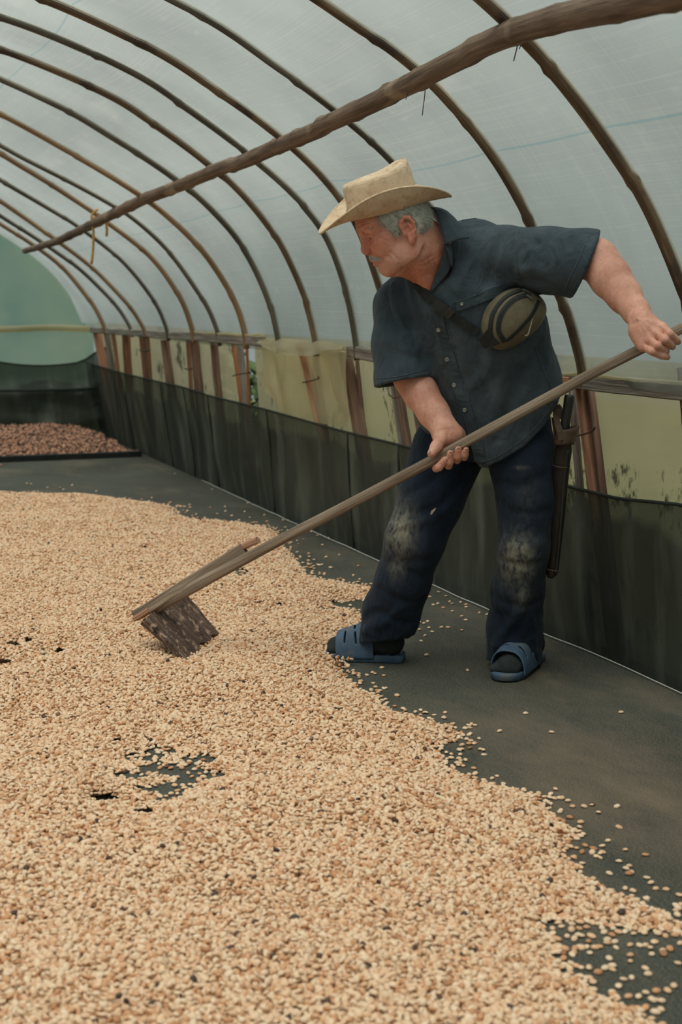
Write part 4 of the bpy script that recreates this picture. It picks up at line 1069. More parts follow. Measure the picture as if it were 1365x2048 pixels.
def cloth_mat(name, stops, dustc, sc=14, weave=700, rough=.9):
    """cloth with a weave, soft crumples and dust where the vertex attribute 'dust' says"""
    m, ns, ls, out = new_mat(name)
    bs = N(ns, 'ShaderNodeBsdfPrincipled'); bs.inputs['Roughness'].default_value = rough; bs.inputs['Specular IOR Level'].default_value = .12; bs.inputs['Sheen Weight'].default_value = .06; bs.inputs['Sheen Roughness'].default_value = .6
    oc = coords(ns, ls, 'Object')
    n1 = N(ns, 'ShaderNodeTexNoise'); n1.inputs['Scale'].default_value = sc; n1.inputs['Detail'].default_value = 9; n1.inputs['Roughness'].default_value = .65; ls.new(oc, n1.inputs['Vector'])
    r1 = ramp(ns, stops); ls.new(n1.outputs['Fac'], r1.inputs[0])
    at_ = N(ns, 'ShaderNodeAttribute', attribute_name='dust')
    n2 = N(ns, 'ShaderNodeTexNoise'); n2.inputs['Scale'].default_value = 42; n2.inputs['Detail'].default_value = 9; n2.inputs['Roughness'].default_value = .72; ls.new(coords(ns, ls, 'Object', (1.5, 1.5, .8)), n2.inputs['Vector'])
    r2 = ramp(ns, [(.34, (0, 0, 0)), (.66, (1, 1, 1))]); ls.new(n2.outputs['Fac'], r2.inputs[0])
    ml = N(ns, 'ShaderNodeMath', operation='MULTIPLY'); ls.new(at_.outputs['Fac'], ml.inputs[0]); ls.new(r2.outputs[0], ml.inputs[1])
    mx = N(ns, 'ShaderNodeMix', data_type='RGBA'); mx.inputs['B'].default_value = tuple(dustc) + (1,); ls.new(ml.outputs[0], mx.inputs['Factor']); ls.new(r1.outputs[0], mx.inputs['A'])
    ls.new(mx.outputs['Result'], bs.inputs['Base Color'])
    n3 = N(ns, 'ShaderNodeTexNoise'); n3.inputs['Scale'].default_value = weave; n3.inputs['Detail'].default_value = 2; ls.new(oc, n3.inputs['Vector'])
    n4 = N(ns, 'ShaderNodeTexNoise'); n4.inputs['Scale'].default_value = 16; n4.inputs['Detail'].default_value = 4; n4.inputs['Distortion'].default_value = 1.4; ls.new(coords(ns, ls, 'Object', (1.3, 1.3, .55)), n4.inputs['Vector'])
    b1 = N(ns, 'ShaderNodeBump'); b1.inputs['Strength'].default_value = .25; b1.inputs['Distance'].default_value = .002; ls.new(n3.outputs['Fac'], b1.inputs['Height'])
    b2 = N(ns, 'ShaderNodeBump'); b2.inputs['Strength'].default_value = .55; b2.inputs['Distance'].default_value = .02; ls.new(n4.outputs['Fac'], b2.inputs['Height']); ls.new(b1.outputs[0], b2.inputs['Normal'])
    ls.new(b2.outputs[0], bs.inputs['Normal']); ls.new(bs.outputs[0], out.inputs[0])
    return m
M_shirt = cloth_mat('faded_blue_shirt', [(.3, (.032, .047, .060)), (.55, (.050, .070, .088)), (.78, (.080, .104, .124))], (.12, .125, .105))
M_seam = simple('shirt_stitching', [(.3, (.05, .068, .085)), (.7, (.10, .125, .145))], scale=120, bump=.6, bscale=500, bdist=.002)
M_trous = cloth_mat('navy_trousers', [(.3, (.007, .014, .026)), (.6, (.012, .022, .041)), (.8, (.020, .033, .054))], (.36, .34, .26), weave=520)
M_sock = simple('dark_sock', [(.3, (.016, .021, .022)), (.7, (.034, .042, .042))], scale=30, bump=.4, bscale=400, bdist=.002, rough=.95)
M_sandal = simple('blue_rubber', [(.3, (.045, .082, .135)), (.6, (.072, .120, .185)), (.8, (.115, .165, .225))], scale=30, bump=.15, bscale=220, rough=.6, layers=[(12, .56, .72, (.14, .14, .12), (1, 1, 1))])
M_button = simple('pearl_button', [(.3, (.20, .20, .18)), (.7, (.32, .32, .29))], scale=90, bump=0, rough=.35)
M_straw = simple('straw_hat', [(.3, (.56, .41, .27)), (.55, (.70, .54, .38)), (.8, (.80, .66, .50))], scale=18, stretch=(1, 1, 1.6), bump=.55, bscale=260, bstretch=(1, 1, 2.8), bdist=.003, rough=.8,
                 layers=[(11, .48, .80, (.46, .30, .18), (1, 1, 1.5)), (70, .54, .80, (.38, .23, .13), (1, 1, 1))])
M_hair = simple('grey_hair', [(.25, (.36, .37, .34)), (.5, (.62, .63, .58)), (.75, (.84, .84, .78))], scale=90, bump=.4, bscale=300, bdist=.003, rough=.7)
M_eye = simple('eye_white', [(.3, (.30, .23, .19)), (.7, (.36, .29, .24))], scale=30, bump=0, rough=.2, spec=.5)
M_iris = simple('dark_iris', [(.3, (.02, .012, .008)), (.7, (.05, .03, .02))], scale=200, bump=0, rough=.15, spec=.5)
M_nail = simple('finger_nail', [(.3, (.42, .22, .16)), (.7, (.56, .34, .26))], scale=60, bump=0, rough=.35)

# ---------------------------------------------------------------- head frame (origin at the ear canal line, f = face, l = his left, u = crown)
HY, HP = 82, math.radians(26)
hh = fwd(HY)
H_f = hh * math.cos(HP) - HZ * math.sin(HP); H_u = hh * math.sin(HP) + HZ * math.cos(HP); H_l = np.cross(H_u, H_f)
H_o = at(813, 463, 3.89) - H_l * .078
HM = np.stack([H_f, H_l, H_u])                      # rows: local axes in the world
def hw(p):                                           # head-local -> world (the face a little flatter than sculpted)
    q = np.array(p, float); f = q[..., 0]; q[..., 0] = np.where(f > .04, .04 + (f - .04) * .90, f); return H_o + q @ HM
def hl(p): return (np.asarray(p, float) - H_o) @ HM.T
neck_base = hl(at(872, 562, 4.055)); neck_mid = hl(at(846, 500, 3.985))

S = Sculpt((-.16, -.13, -.24), (.155, .13, .15), .0019)
S.ell((.016, 0, .045), (.094, .072, .086), k=.02)
S.ell((.044, 0, .055), (.063, .062, .055), k=.03)
S.ell((.056, 0, -.010), (.048, .052, .064), k=.03)
S.chain([(.083, -.034, .052), (.0905, 0, .048), (.083, .034, .052), (.066, .056, .046)], [.013, .013, .0135, .010], k=.014)
for s_ in (-1, 1):
    S.ball((.060, s_ * .044, .006), .026, k=.03)
    S.ball((.073, s_ * .037, -.012), .021, k=.03)
    S.cone((.072, s_ * .018, -.067), (.008, s_ * .055, -.060), .020, .020, k=.03)
    S.cone((.008, s_ * .055, -.060), (-.002, s_ * .058, -.015), .020, .020, k=.03)
    S.ball((.042, s_ * .046, -.054), .026, k=.03)
    S.ball((.060, s_ * .036, -.059), .021, k=.02)
S.ell((.078, 0, -.030), (.030, .034, .030), k=.02)
S.ell((.045, 0, -.066), (.046, .046, .024), k=.03)
S.ball((.0800, 0, -.0625), .0215, k=.02)
# sockets, lids, nose, mouth
for s_ in (-1, 1):
    S.ball((.1060, s_ * .034, .030), .0200, k=.009, op='cut')
    S.chain([(.092, s_ * .018, .050), (.088, s_ * .036, .0475), (.076, s_ * .052, .039)], [.0085, .0095, .008], k=.010)          # heavy fold over the eye
    S.chain([(.0945, s_ * .0165, .0300), (.0960, s_ * .027, .0325), (.0915, s_ * .039, .0315), (.0810, s_ * .0495, .0265)], [.0024, .0042, .0042, .0030], k=.004)
    S.chain([(.0935, s_ * .0175, .0245), (.0938, s_ * .029, .0215), (.0880, s_ * .0410, .0215), (.081, s_ * .049, .0245)], [.0022, .0034, .0032, .0026], k=.004)
    S.chain([(.094, s_ * .021, .012), (.088, s_ * .036, .009), (.078, s_ * .048, .015)], [.005, .0065, .005], k=.010)
    S.crease([(.096, s_ * .019, .0165), (.0915, s_ * .034, .0145), (.082, s_ * .047, .019)], .0022, .0022)
    S.crease([(.098, s_ * .019, .0405), (.0945, s_ * .033, .0410), (.087, s_ * .046, .0385), (.074, s_ * .057, .031)], .0044, .0022)
S.chain([(.0925, 0, .040), (.1075, 0, .020), (.1170, 0, .004)], [.0092, .0098, .0118], k=.012)
S.ball((.1165, 0, -.001), .0122, k=.008)
for s_ in (-1, 1):
    S.ell((.1035, s_ * .0140, -.0025), (.0125, .0088, .0100), k=.004)
    S.ball((.1080, s_ * .0088, -.0125), .0050, k=.003, op='cut')
    S.crease([(.0985, s_ * .0195, .007), (.0925, s_ * .0225, -.003), (.0945, s_ * .0195, -.0135)], .0056, .0028)
S.cone((.105, 0, -.010), (.101, 0, -.020), .008, .010, k=.008)
S.chain([(.086, -.025, -.036), (.103, -.010, -.031), (.1075, 0, -.0315), (.103, .010, -.031), (.086, .025, -.036)], [.0055, .0068, .0068, .0068, .0055], k=.008)
S.chain([(.086, -.021, -.0445), (.1015, -.008, -.046), (.1055, 0, -.046), (.1015, .008, -.046), (.086, .021, -.0445)], [.005, .0066, .0072, .0066, .005], k=.007)
S.crease([(.088, -.026, -.0405), (.106, -.009, -.0385), (.1110, 0, -.0385), (.106, .009, -.0385), (.090, .024, -.0405), (.082, .031, -.0440)], .0044, .0024)
S.crease([(.097, -.014, -.0555), (.0995, 0, -.0560), (.097, .014, -.0555)], .0045, .0055)
# ear (near side) and a simpler one on the far side
for s_ in (1, -1):
    e = lambda f, l, u: (.003 + (f - .003) * .76, s_ * (l + .011 + .14 * max(0, -f - .005)), u)
    S.ell(e(-.008, .076, .002), (.0165, .0085, .034), [[.93, 0, -.36], [-.10 * s_, .99, 0], [.36, 0, .93]], k=.006)
    S.chain([e(.008, .079, .016), e(.004, .084, .030), e(-.010, .087, .037), e(-.024, .089, .031), e(-.029, .089, .013), e(-.024, .087, -.006), e(-.014, .083, -.022)], [.0042, .0048, .005, .005, .005, .0048, .005], k=.005)
    S.ell(e(-.004, .079, -.028), (.0095, .0055, .011), k=.008)
    S.chain([e(-.014, .0855, .018), e(-.018, .0865, .004), e(-.012, .0845, -.010)], [.0032, .0038, .0035], k=.004)
    S.ell(e(-.003, .0865, .002), (.0085, .0070, .0125), k=.004, op='cut')
    S.chain([e(-.014, .0915, .026), e(-.0235, .0915, .014), e(-.0205, .0895, -.004)], [.0030, .0030, .0026], k=.003, op='cut')
    S.ell(e(.0095, .0775, -.004), (.0055, .0055, .0075), k=.006)
# neck and throat
nb, nm = neck_base, neck_mid
S.chain([(-.016, 0, -.020), tuple(nm), tuple(nb)], [.055, .052, .045], k=.03)
S.cone((.045, 0, -.074), tuple(nb + np.array([.02, .005, .01])), .022, .022, k=.03)
S.cone(tuple(nm + np.array([.03, .02, -.02])), tuple(hl(at(861, 573, 4.005))), .03, .020, k=.02)                  # throat down to the open collar
S.cone((-.050, .0, -.02), tuple(nb + np.array([-.06, 0, .06])), .045, .06, k=.03)
S.cone((-.010, .056, -.050), tuple(nb + np.array([.02, .030, .03])), .013, .010, k=.03)      # cord of the neck
# the lines of an old face
for pts, dp, sg in [([(.100, .021, -.004), (.094, .033, -.020), (.082, .040, -.040)], .0046, .0042), ([(.080, .034, -.046), (.074, .038, -.060)], .0028, .004),
                    ([(.078, .051, .034), (.066, .060, .038), (.054, .066, .045)], .0024, .0026), ([(.078, .051, .029), (.064, .061, .027), (.050, .067, .026)], .0026, .0026), ([(.079, .049, .021), (.067, .058, .011), (.056, .064, -.002)], .0024, .0028),
                    ([(.091, .024, .006), (.080, .041, .003), (.072, .051, .009)], .0026, .003), ([(.106, -.02, .066), (.106, .012, .066), (.096, .036, .067), (.078, .053, .063)], .0020, .0026), ([(.107, -.02, .075), (.107, .014, .075), (.094, .040, .075), (.08, .052, .071)], .0020, .0026), ([(.104, .006, .057), (.094, .030, .060), (.080, .048, .055)], .0018, .0024),
                    ([(.062, .046, -.022), (.054, .054, -.040), (.046, .057, -.056)], .0022, .005), ([(.070, .044, -.028), (.061, .052, -.050)], .0018, .004), ([(.068, .022, -.092), (.040, .050, -.089), (.006, .066, -.083), (-.024, .064, -.066)], .0095, .010),
                    ([(.03, .060, -.096), (-.005, .064, -.106), (-.045, .058, -.098)], .0030, .005), ([(.02, .060, -.122), (-.02, .064, -.128), (-.055, .055, -.116)], .0024, .005), ([(.102, .004, .038), (.101, .006, .050)], .002, .0025), ([(.102, -.004, .038), (.101, -.006, .050)], .002, .0025)]:
    S.crease(pts, dp * 1.15, sg * .85)
for j in range(7):                                   # strings of loose neck skin
    a = np.array([-.035 + j * .014, .060, -.055 - .004 * j]); b = nb + np.array([-.01 + j * .012, .058, .03])
    S.crease([a, .5 * (a + b) + np.array([.004, .004, 0]), b], .0022, .0036)
hV, hF = S.mesh(); hV = relax(hV, hF, 1, .4)
loc = hV
hV = hw(hV)
sm = lambda x, a, b: np.clip((x - a) / (b - a), 0, 1)
red_h = .34 + .35 * np.exp(-(((loc[:, 0] - .104) / .012) ** 2 + ((loc[:, 2] + .040) / .008) ** 2)) + .30 * (loc[:, 1] > .082) + .45 * np.exp(-(((loc[:, 0] - .1) / .04) ** 2 + ((loc[:, 2] + .005) / .04) ** 2)) + .4 * sm(-loc[:, 2], .07, .12)
stub_h = np.exp(-((loc[:, 0] - .065) / .05) ** 2 - ((loc[:, 2] + .062) / .032) ** 2) * (loc[:, 2] < -.01)
# ---------------------------------------------------------------- tool handle line (both hands close on it)
HA, HB = at(1354, 661, 3.66), at(272, 1236, 4.40)
def along(t): return HA + (HB - HA) * t
HDIR = (HB - HA) / np.linalg.norm(HB - HA)

# ---------------------------------------------------------------- left arm (photo right): shoulder, elbow, wrist, hand over the handle end
el_L, wr_L = at(1196, 520, 3.84), at(1272, 622, 3.70)
def c6(a, b, w): return at(1180 + a / 7.378, 560 + b / 7.378, w)     # points read in the enlarged photo of this hand
S = Sculpt(np.min([at(1000, 480, 4.05), at(1375, 740, 3.56), at(1375, 470, 3.52)], 0) - .06, np.max([at(1000, 480, 4.10), at(1375, 740, 3.9), at(1200, 440, 4.0)], 0) + .06, .0026)
S.chain([at(1030, 512, 3.97), at(1110, 518, 3.91), el_L], [.056, .052, .049], k=.02)
S.chain([el_L, at(1222, 556, 3.80), at(1250, 592, 3.755), wr_L], [.049, .049, .040, .0325], k=.03)
S.ball(at(1186, 512, 3.865), .046, k=.02)
knL = [c6(1075, 705, 3.629), c6(985, 800, 3.619), c6(890, 890, 3.619), c6(800, 975, 3.629)]     # knuckles, index to little
S.cone(wr_L, c6(800, 620, 3.664), .033, .030, k=.02)
for kp, r0 in zip(knL, (.0145, .0145, .014, .0135)):
    S.cone(c6(740, 600, 3.664), kp + np.array([0, 0, .0]), .024, r0, k=.012)
S.cone(c6(690, 760, 3.654), c6(790, 950, 3.639), .020, .017, k=.012)                                 # heel on the little-finger side
S.ell(c6(850, 790, 3.654), (.034, .018, .034), [_R, _FH, HZ], k=.02)
fing = [  # each finger: points and radii
 ([knL[0], c6(1180, 790, 3.606), c6(1270, 870, 3.626), c6(1305, 912, 3.654)], [.0122, .0104, .0096, .0086]),
 ([knL[1], c6(1105, 880, 3.599), c6(1195, 950, 3.622), c6(1225, 985, 3.652)], [.0124, .0106, .0098, .0088]),
 ([knL[2], c6(1000, 970, 3.596), c6(1100, 1035, 3.619), c6(1135, 1062, 3.646)], [.0120, .0104, .0095, .0085]),
 ([knL[3], c6(925, 1058, 3.599), c6(1060, 1120, 3.612), c6(1150, 1138, 3.630)], [.0114, .0098, .0090, .0080])]
for P_, R_ in fing: S.chain(P_, R_, k=.0025)
S.chain([c6(930, 640, 3.664), c6(1060, 720, 3.689), c6(1150, 800, 3.689)], [.018, .014, .011], k=.01)    # thumb, on the far side under the palm
for i in range(3):                                                                                     # hollows between the knuckles
    m_ = (knL[i] + knL[i + 1]) / 2; S.crease([m_ + (m_ - c6(740, 600, 3.664)) * .10, m_ - (m_ - c6(740, 600, 3.664)) * .35 - _FH * .008], .0013, .0045)
for i in range(4): S.crease([c6(740, 600, 3.649), knL[i] - _FH * .012], -.0012, .0035)
for j in range(5):                                                                                      # wrist folds
    S.crease([c6(560 + 32 * j, 560 + 28 * j, 3.649), c6(700 + 30 * j, 500 + 22 * j, 3.639), c6(830 + 28 * j, 420 + 24 * j, 3.654)], .0016, .0030)
for P_, R_ in fing:
    for q in (1, 2):
        a = P_[q] - _FH * R_[q]; S.crease([a - _U * .006 - _R * .004, a + _U * .006 + _R * .004], .0012, .0016)
lV, lF = S.mesh(); lV = relax(lV, lF, 1, .4)
fL_tips = fing

# ---------------------------------------------------------------- right arm (photo left): palm behind the handle, fingers up its front
def c7(a, b, w): return at(740 + a / 2.967, 700 + b / 2.967, w)
sh_R, el_R, wr_R = at(785, 605, 4.12), at(824, 756, 4.085), at(890, 858, 3.985)
S = Sculpt(np.min([at(760, 590, 4.0), at(960, 960, 3.92), at(760, 960, 4.2)], 0) - .05, np.max([at(790, 580, 4.2), at(960, 850, 4.15), at(960, 960, 4.1)], 0) + .05, .0026)
S.chain([at(800, 640, 4.12), at(802, 690, 4.11), el_R], [.045, .047, .046], k=.02)
S.chain([el_R, at(843, 788, 4.055), at(868, 826, 4.02), wr_R], [.046, .0445, .0395, .035], k=.03)
S.ball(at(815, 745, 4.11), .043, k=.02)
hc = along(.378)                                                                                        # where the fist sits on the handle
S.cone(wr_R, c7(480, 505, 3.983), .034, .030, k=.02)
S.ell(c7(490, 520, 4.000), (.036, .020, .034), [HDIR, _FH, np.cross(HDIR, _FH)], k=.015)               # palm, on the far upper side
S.cone(c7(430, 520, 3.968), c7(500, 505, 3.978), .024, .024, k=.02)                                       # ball of the thumb
S.chain([c7(425, 525, 3.955), c7(394, 572, 3.925), c7(366, 614, 3.908)], [.0190, .0148, .0118], k=.010)   # thumb over the top
rf = [
 ([c7(455, 560, 4.000), c7(418, 640, 3.995), c7(396, 700, 3.955), c7(412, 694, 3.918), c7(447, 652, 3.908)], [.0130, .0125, .0122, .0118, .0098]),
 ([c7(490, 560, 4.000), c7(480, 640, 3.985), c7(468, 684, 3.945), c7(476, 662, 3.912), c7(479, 614, 3.902)], [.0130, .0125, .0118, .0112, .0096]),
 ([c7(525, 550, 3.995), c7(525, 610, 3.980), c7(518, 652, 3.940), c7(523, 632, 3.908), c7(526, 590, 3.898)], [.0125, .0120, .0113, .0107, .0092]),
 ([c7(555, 535, 3.990), c7(565, 600, 3.975), c7(561, 636, 3.935), c7(566, 620, 3.904), c7(572, 594, 3.894)], [.0112, .0108, .0102, .0096, .0082])]
for P_, R_ in rf: S.chain(P_, R_, k=.0025)
S.crease([c7(470, 480, 3.948), c7(455, 520, 3.948), c7(450, 560, 3.948)], .002, .004)
S.crease([c7(400, 490, 3.948), c7(450, 470, 3.948), c7(510, 470, 3.948)], .0016, .003)
for P_, R_ in rf + [([None] * 3, None)][:0]:
    a = P_[3] * .55 + P_[4] * .45 - _FH * R_[3]; S.crease([a - HDIR * .008, a + HDIR * .008], .0014, .0018)
S.crease([c7(375, 560, 3.928), c7(400, 590, 3.928)], .0016, .0022)
rV, rF = S.mesh(); rV = relax(rV, rF, 1, .4)

# ---------------------------------------------------------------- trunk and legs under the clothes
S = Sculpt(at(940, 900, 4.15) - np.array([.42, .42, .72]), at(940, 900, 4.15) + np.array([.42, .42, .72]), .011)
S.oval([(at(968, 790, 4.18), .145, .09), (at(962, 740, 4.15), .15, .09), (at(930, 640, 4.12), .155, .10), (at(905, 580, 4.11), .12, .075)], LT, CH, k=.03)
S.chain([at(890, 575, 4.09), at(1015, 520, 4.0)], [.045, .045], k=.03); S.chain([at(885, 580, 4.09), at(815, 612, 4.13)], [.045, .040], k=.03)
S.chain([at(965, 800, 4.19), at(1035, 900, 4.14)], [.08, .06], k=.02); S.chain([at(955, 800, 4.2), at(910, 900, 4.24), at(820, 1075, 4.19), at(775, 1262, 4.27), at(775, 1295, 4.275)], [.08, .065, .045, .030, .028], k=.02)
S.chain([at(1035, 900, 4.14), at(1047, 1100, 4.11), at(1032, 1290, 4.22)], [.06, .04, .03], k=.02)
tV, tF = S.mesh()
off = 0; VV, FF_, RED, STB = [], [], [], []
for v, f, r, s_ in ((hV, hF, red_h, stub_h), (lV, lF, np.full(len(lV), .12), np.zeros(len(lV))), (rV, rF, np.full(len(rV), .15), np.zeros(len(rV))), (tV, tF, np.zeros(len(tV)), np.zeros(len(tV)))):
    VV.append(v); FF_.append(f + off); RED.append(r); STB.append(s_); off += len(v)
body = fast_mesh('body', np.vstack(VV), np.vstack(FF_), M_skin, man, {'red': np.concatenate(RED), 'stubble': np.concatenate(STB)})
B_hand_L, B_hand_R, B_head = bvh_of(lV, lF), bvh_of(rV, rF), bvh_of(hV, hF)

def nail(p, d, n, L, W, parent):
    """small curved finger nail at p, along d, facing n"""
    d = d / np.linalg.norm(d); n = n - d * (n @ d); n /= np.linalg.norm(n); s_ = np.cross(n, d); V = []
    for i in range(5):
        for j in range(5):
            a, b = (i - 2) / 2, (j - 2) / 2; rr = 1 - .28 * (abs(a) > .9) * (abs(b) > .9)
            V.append(p + d * L * .5 * a * rr + s_ * W * .5 * b * rr - n * W * .16 * b * b)
    mesh_obj('fingernail', V, grid_faces(5, 5), M_nail, parent, solid=.0008)
for P_, R_ in rf:
    d = P_[4] - P_[3]; p, n = drop(B_hand_R, P_[4] - _FH * R_[4] * 1.2 + d * .12, .0004); nail(p, d, -_FH * .8 + HZ * .3, .011, .010, man)
d = c7(366, 612, 3.948) - c7(395, 568, 3.946); p, n = drop(B_hand_R, c7(352, 606, 3.900), .0004); nail(p, d, n, .012, .010, man)
p, n = drop(B_hand_L, c6(1158, 1130, 3.622), .0004); nail(p, c6(1150, 1138, 3.630) - c6(1060, 1120, 3.612), n, .010, .009, man)
p, n = drop(B_hand_L, c6(1325, 905, 3.644), .0004); nail(p, fing[0][0][3] - fing[0][0][2], n, .010, .009, man)

# ---------------------------------------------------------------- eyes, brow, moustache, hair
def uvsphere(c, r, m, name, parent, nu=16, nv=10):
    V = [c + r * np.array([math.sin(math.pi * i / nv) * math.cos(2 * math.pi * j / nu), math.sin(math.pi * i / nv) * math.sin(2 * math.pi * j / nu), math.cos(math.pi * i / nv)]) for i in range(nv + 1) for j in range(nu)]
    return mesh_obj(name, V, grid_faces(nv + 1, nu, True), m, parent)
for s_ in (1, -1):
    e = uvsphere(hw((.0822, s_ * .0335, .0268)), .0118, M_eye, 'eye', man)
    uvsphere(hw((.0895, s_ * .0325, .0255)), .0064, M_iris, 'iris', e, 12, 8)
def strands(name, roots, dirs, L, r, m, parent, seed, bend=None, jit=.25, nseg=4, **k):
    """many fine tapering hairs as one mesh"""
    rg = np.random.default_rng(seed); V, F = [], []
    for p, d, l_ in zip(roots, dirs, L):
        d = d + rg.normal(0, jit, 3); d /= np.linalg.norm(d); s1 = np.cross(d, rg.normal(0, 1, 3)); s1 /= np.linalg.norm(s1); s2 = np.cross(d, s1); b = len(V); q = np.array(p, float); dd = d.copy()
        for i in range(nseg):
            rr = r * (1 - i / (nseg - .6))
            for a in (0, 2.094, 4.189): V.append(q + rr * (math.cos(a) * s1 + math.sin(a) * s2))
            if bend is not None: dd = dd + bend * .25; dd /= np.linalg.norm(dd)
            q = q + dd * l_ / (nseg - 1)
        for i in range(nseg - 1):
            for a in range(3): F.append((b + 3 * i + a, b + 3 * i + (a + 1) % 3, b + 3 * i + 3 + (a + 1) % 3, b + 3 * i + 3 + a))
    o = mesh_obj(name, V, F, m, parent, **k); o['kind'] = 'stuff'; return o
rg = np.random.default_rng(4)
# cap of hair below the hat
S = Sculpt((-.13, -.11, -.07), (.09, .11, .14), .0036)
S.ell((.006, 0, .046), (.096, .0835, .083), k=.01)
S.ell((-.022, 0, .012), (.072, .078, .052), k=.03)
S.ell((-.010, .098, -.002), (.031, .036, .041), k=.006, op='cut'); S.ell((-.010, -.098, -.002), (.031, .036, .041), k=.006, op='cut')
def haircut(D, X, Y, Z):
    front = X - (.030 + .40 * np.clip(Z, 0, .1))                     # slanting hairline from sideburn to temple
    low = -(Z + .030 + .10 * np.minimum(X + .06, .0)) - .0
    side = np.where(X > -.004, -(Z - .004 - .0 * X), -(Z + .034))    # lower edge: sideburn in front of the ear, nape behind it
    return np.maximum(np.maximum(D, front), np.minimum(side, .02))
S.field(haircut)
cV, cF = S.mesh(); cV = relax(cV, cF, 2, .5); cl = cV.copy(); cV = hw(cV)
hair = fast_mesh('hair', cV, cF, M_hair, man)
pick = rg.choice(len(cl), 9000); pr, pdv = [], []
for i in pick:
    q = cl[i]
    if abs(q[1]) < .02 and q[2] > .03: continue
    if -.036 < q[0] < .016 and -.045 < q[2] < .032: continue
    out_ = np.array([(q[0] - .005) / .0095, q[1] / .0075, (q[2] - .045) / .008]); out_ /= np.linalg.norm(out_)
    flow = np.array([-.62, 0, -.78]) if q[0] < .02 else np.array([-.25, 0, -.95])
    flow = flow + np.array([.25 * math.sin(q[2] * 90 + q[0] * 60), 0, 0])
    flow = flow - out_ * (flow @ out_); flow /= np.linalg.norm(flow)
    pr.append(hw(q)); pdv.append((flow + .13 * out_) @ HM)
strands('strands', pr, pdv, rg.uniform(.014, .032, len(pr)), .0008, M_hair, hair, 5, jit=.2)
M_brow = simple('grey_brow', [(.3, (.22, .17, .14)), (.7, (.46, .40, .35))], scale=120, bump=0)
# eyebrows and moustache
for s_ in (1, -1):
    pr, pdv = [], []
    for i in range(130):
        f = rg.random(); a = np.array([.104 - .034 * f * f, s_ * (.012 + .042 * f), .053 + .004 * math.sin(f * 3) - .008 * f]) + rg.normal(0, .0018, 3)
        p, n = drop(B_head, hw(a), -.0005); pr.append(p); pdv.append((np.array([-.25 - .5 * f, s_ * .9, .10 - .35 * f])) @ HM)
    strands('eyebrow', pr, pdv, rg.uniform(.005, .009, len(pr)) * (1 if s_ > 0 else .4), .00045, M_brow, man, 6, jit=.13)
pr, pdv = [], []
for i in range(900):
    f = rg.uniform(-1, 1); a = np.array([.112 - .022 * abs(f) ** 1.5, .034 * f, -.0150 - .015 * abs(f) ** 1.4 - .007 * rg.random()])
    p, n = drop(B_head, hw(a), -.0008); pr.append(p); pdv.append(np.array([.30, .55 * np.sign(f) * (.3 + abs(f)), -.75]) @ HM)
strands('moustache', pr, pdv, rg.uniform(.006, .011, len(pr)), .0006, M_hair, man, 7, bend=np.array([0, 0, -.4]), jit=.2)
# ---------------------------------------------------------------- trousers
S = Sculpt(at(940, 1080, 4.15) - np.array([.36, .40, .46]), at(940, 1080, 4.15) + np.array([.36, .40, .40]), .0055)
S.oval([(at(975, 800, 4.185), .185, .128), (at(972, 862, 4.20), .195, .135), (at(971, 868, 4.20), .19, .13)], LT, CH, k=.03)
S.field(lambda D, X, Y, Z: np.maximum(D, at(960, 915, 4.2)[2] - Z))
legR = [(898, 900, 4.245, .112), (861, 1000, 4.205, .097), (830, 1082, 4.175, .088), (806, 1160, 4.20, .080), (784, 1222, 4.245, .086), (768, 1300, 4.27, .083)]
legL = [(1042, 900, 4.12, .104), (1053, 1000, 4.085, .083), (1047, 1100, 4.07, .074), (1036, 1180, 4.12, .077), (1030, 1255, 4.185, .082), (1028, 1350, 4.215, .085)]
cutR = (at(768, 1277, 4.27), -(_U * .985 - _R * .16)); cutL = (at(1030, 1325, 4.20), -(_U * .995 + _R * .09))
for leg, cut in ((legR, cutR), (legL, cutL)):
    for a, b in zip(leg[:-1], leg[1:]): S.cone(at(*a[:3]), at(*b[:3]), a[3], b[3], k=.012 if a is leg[0] else .02, cut=cut)
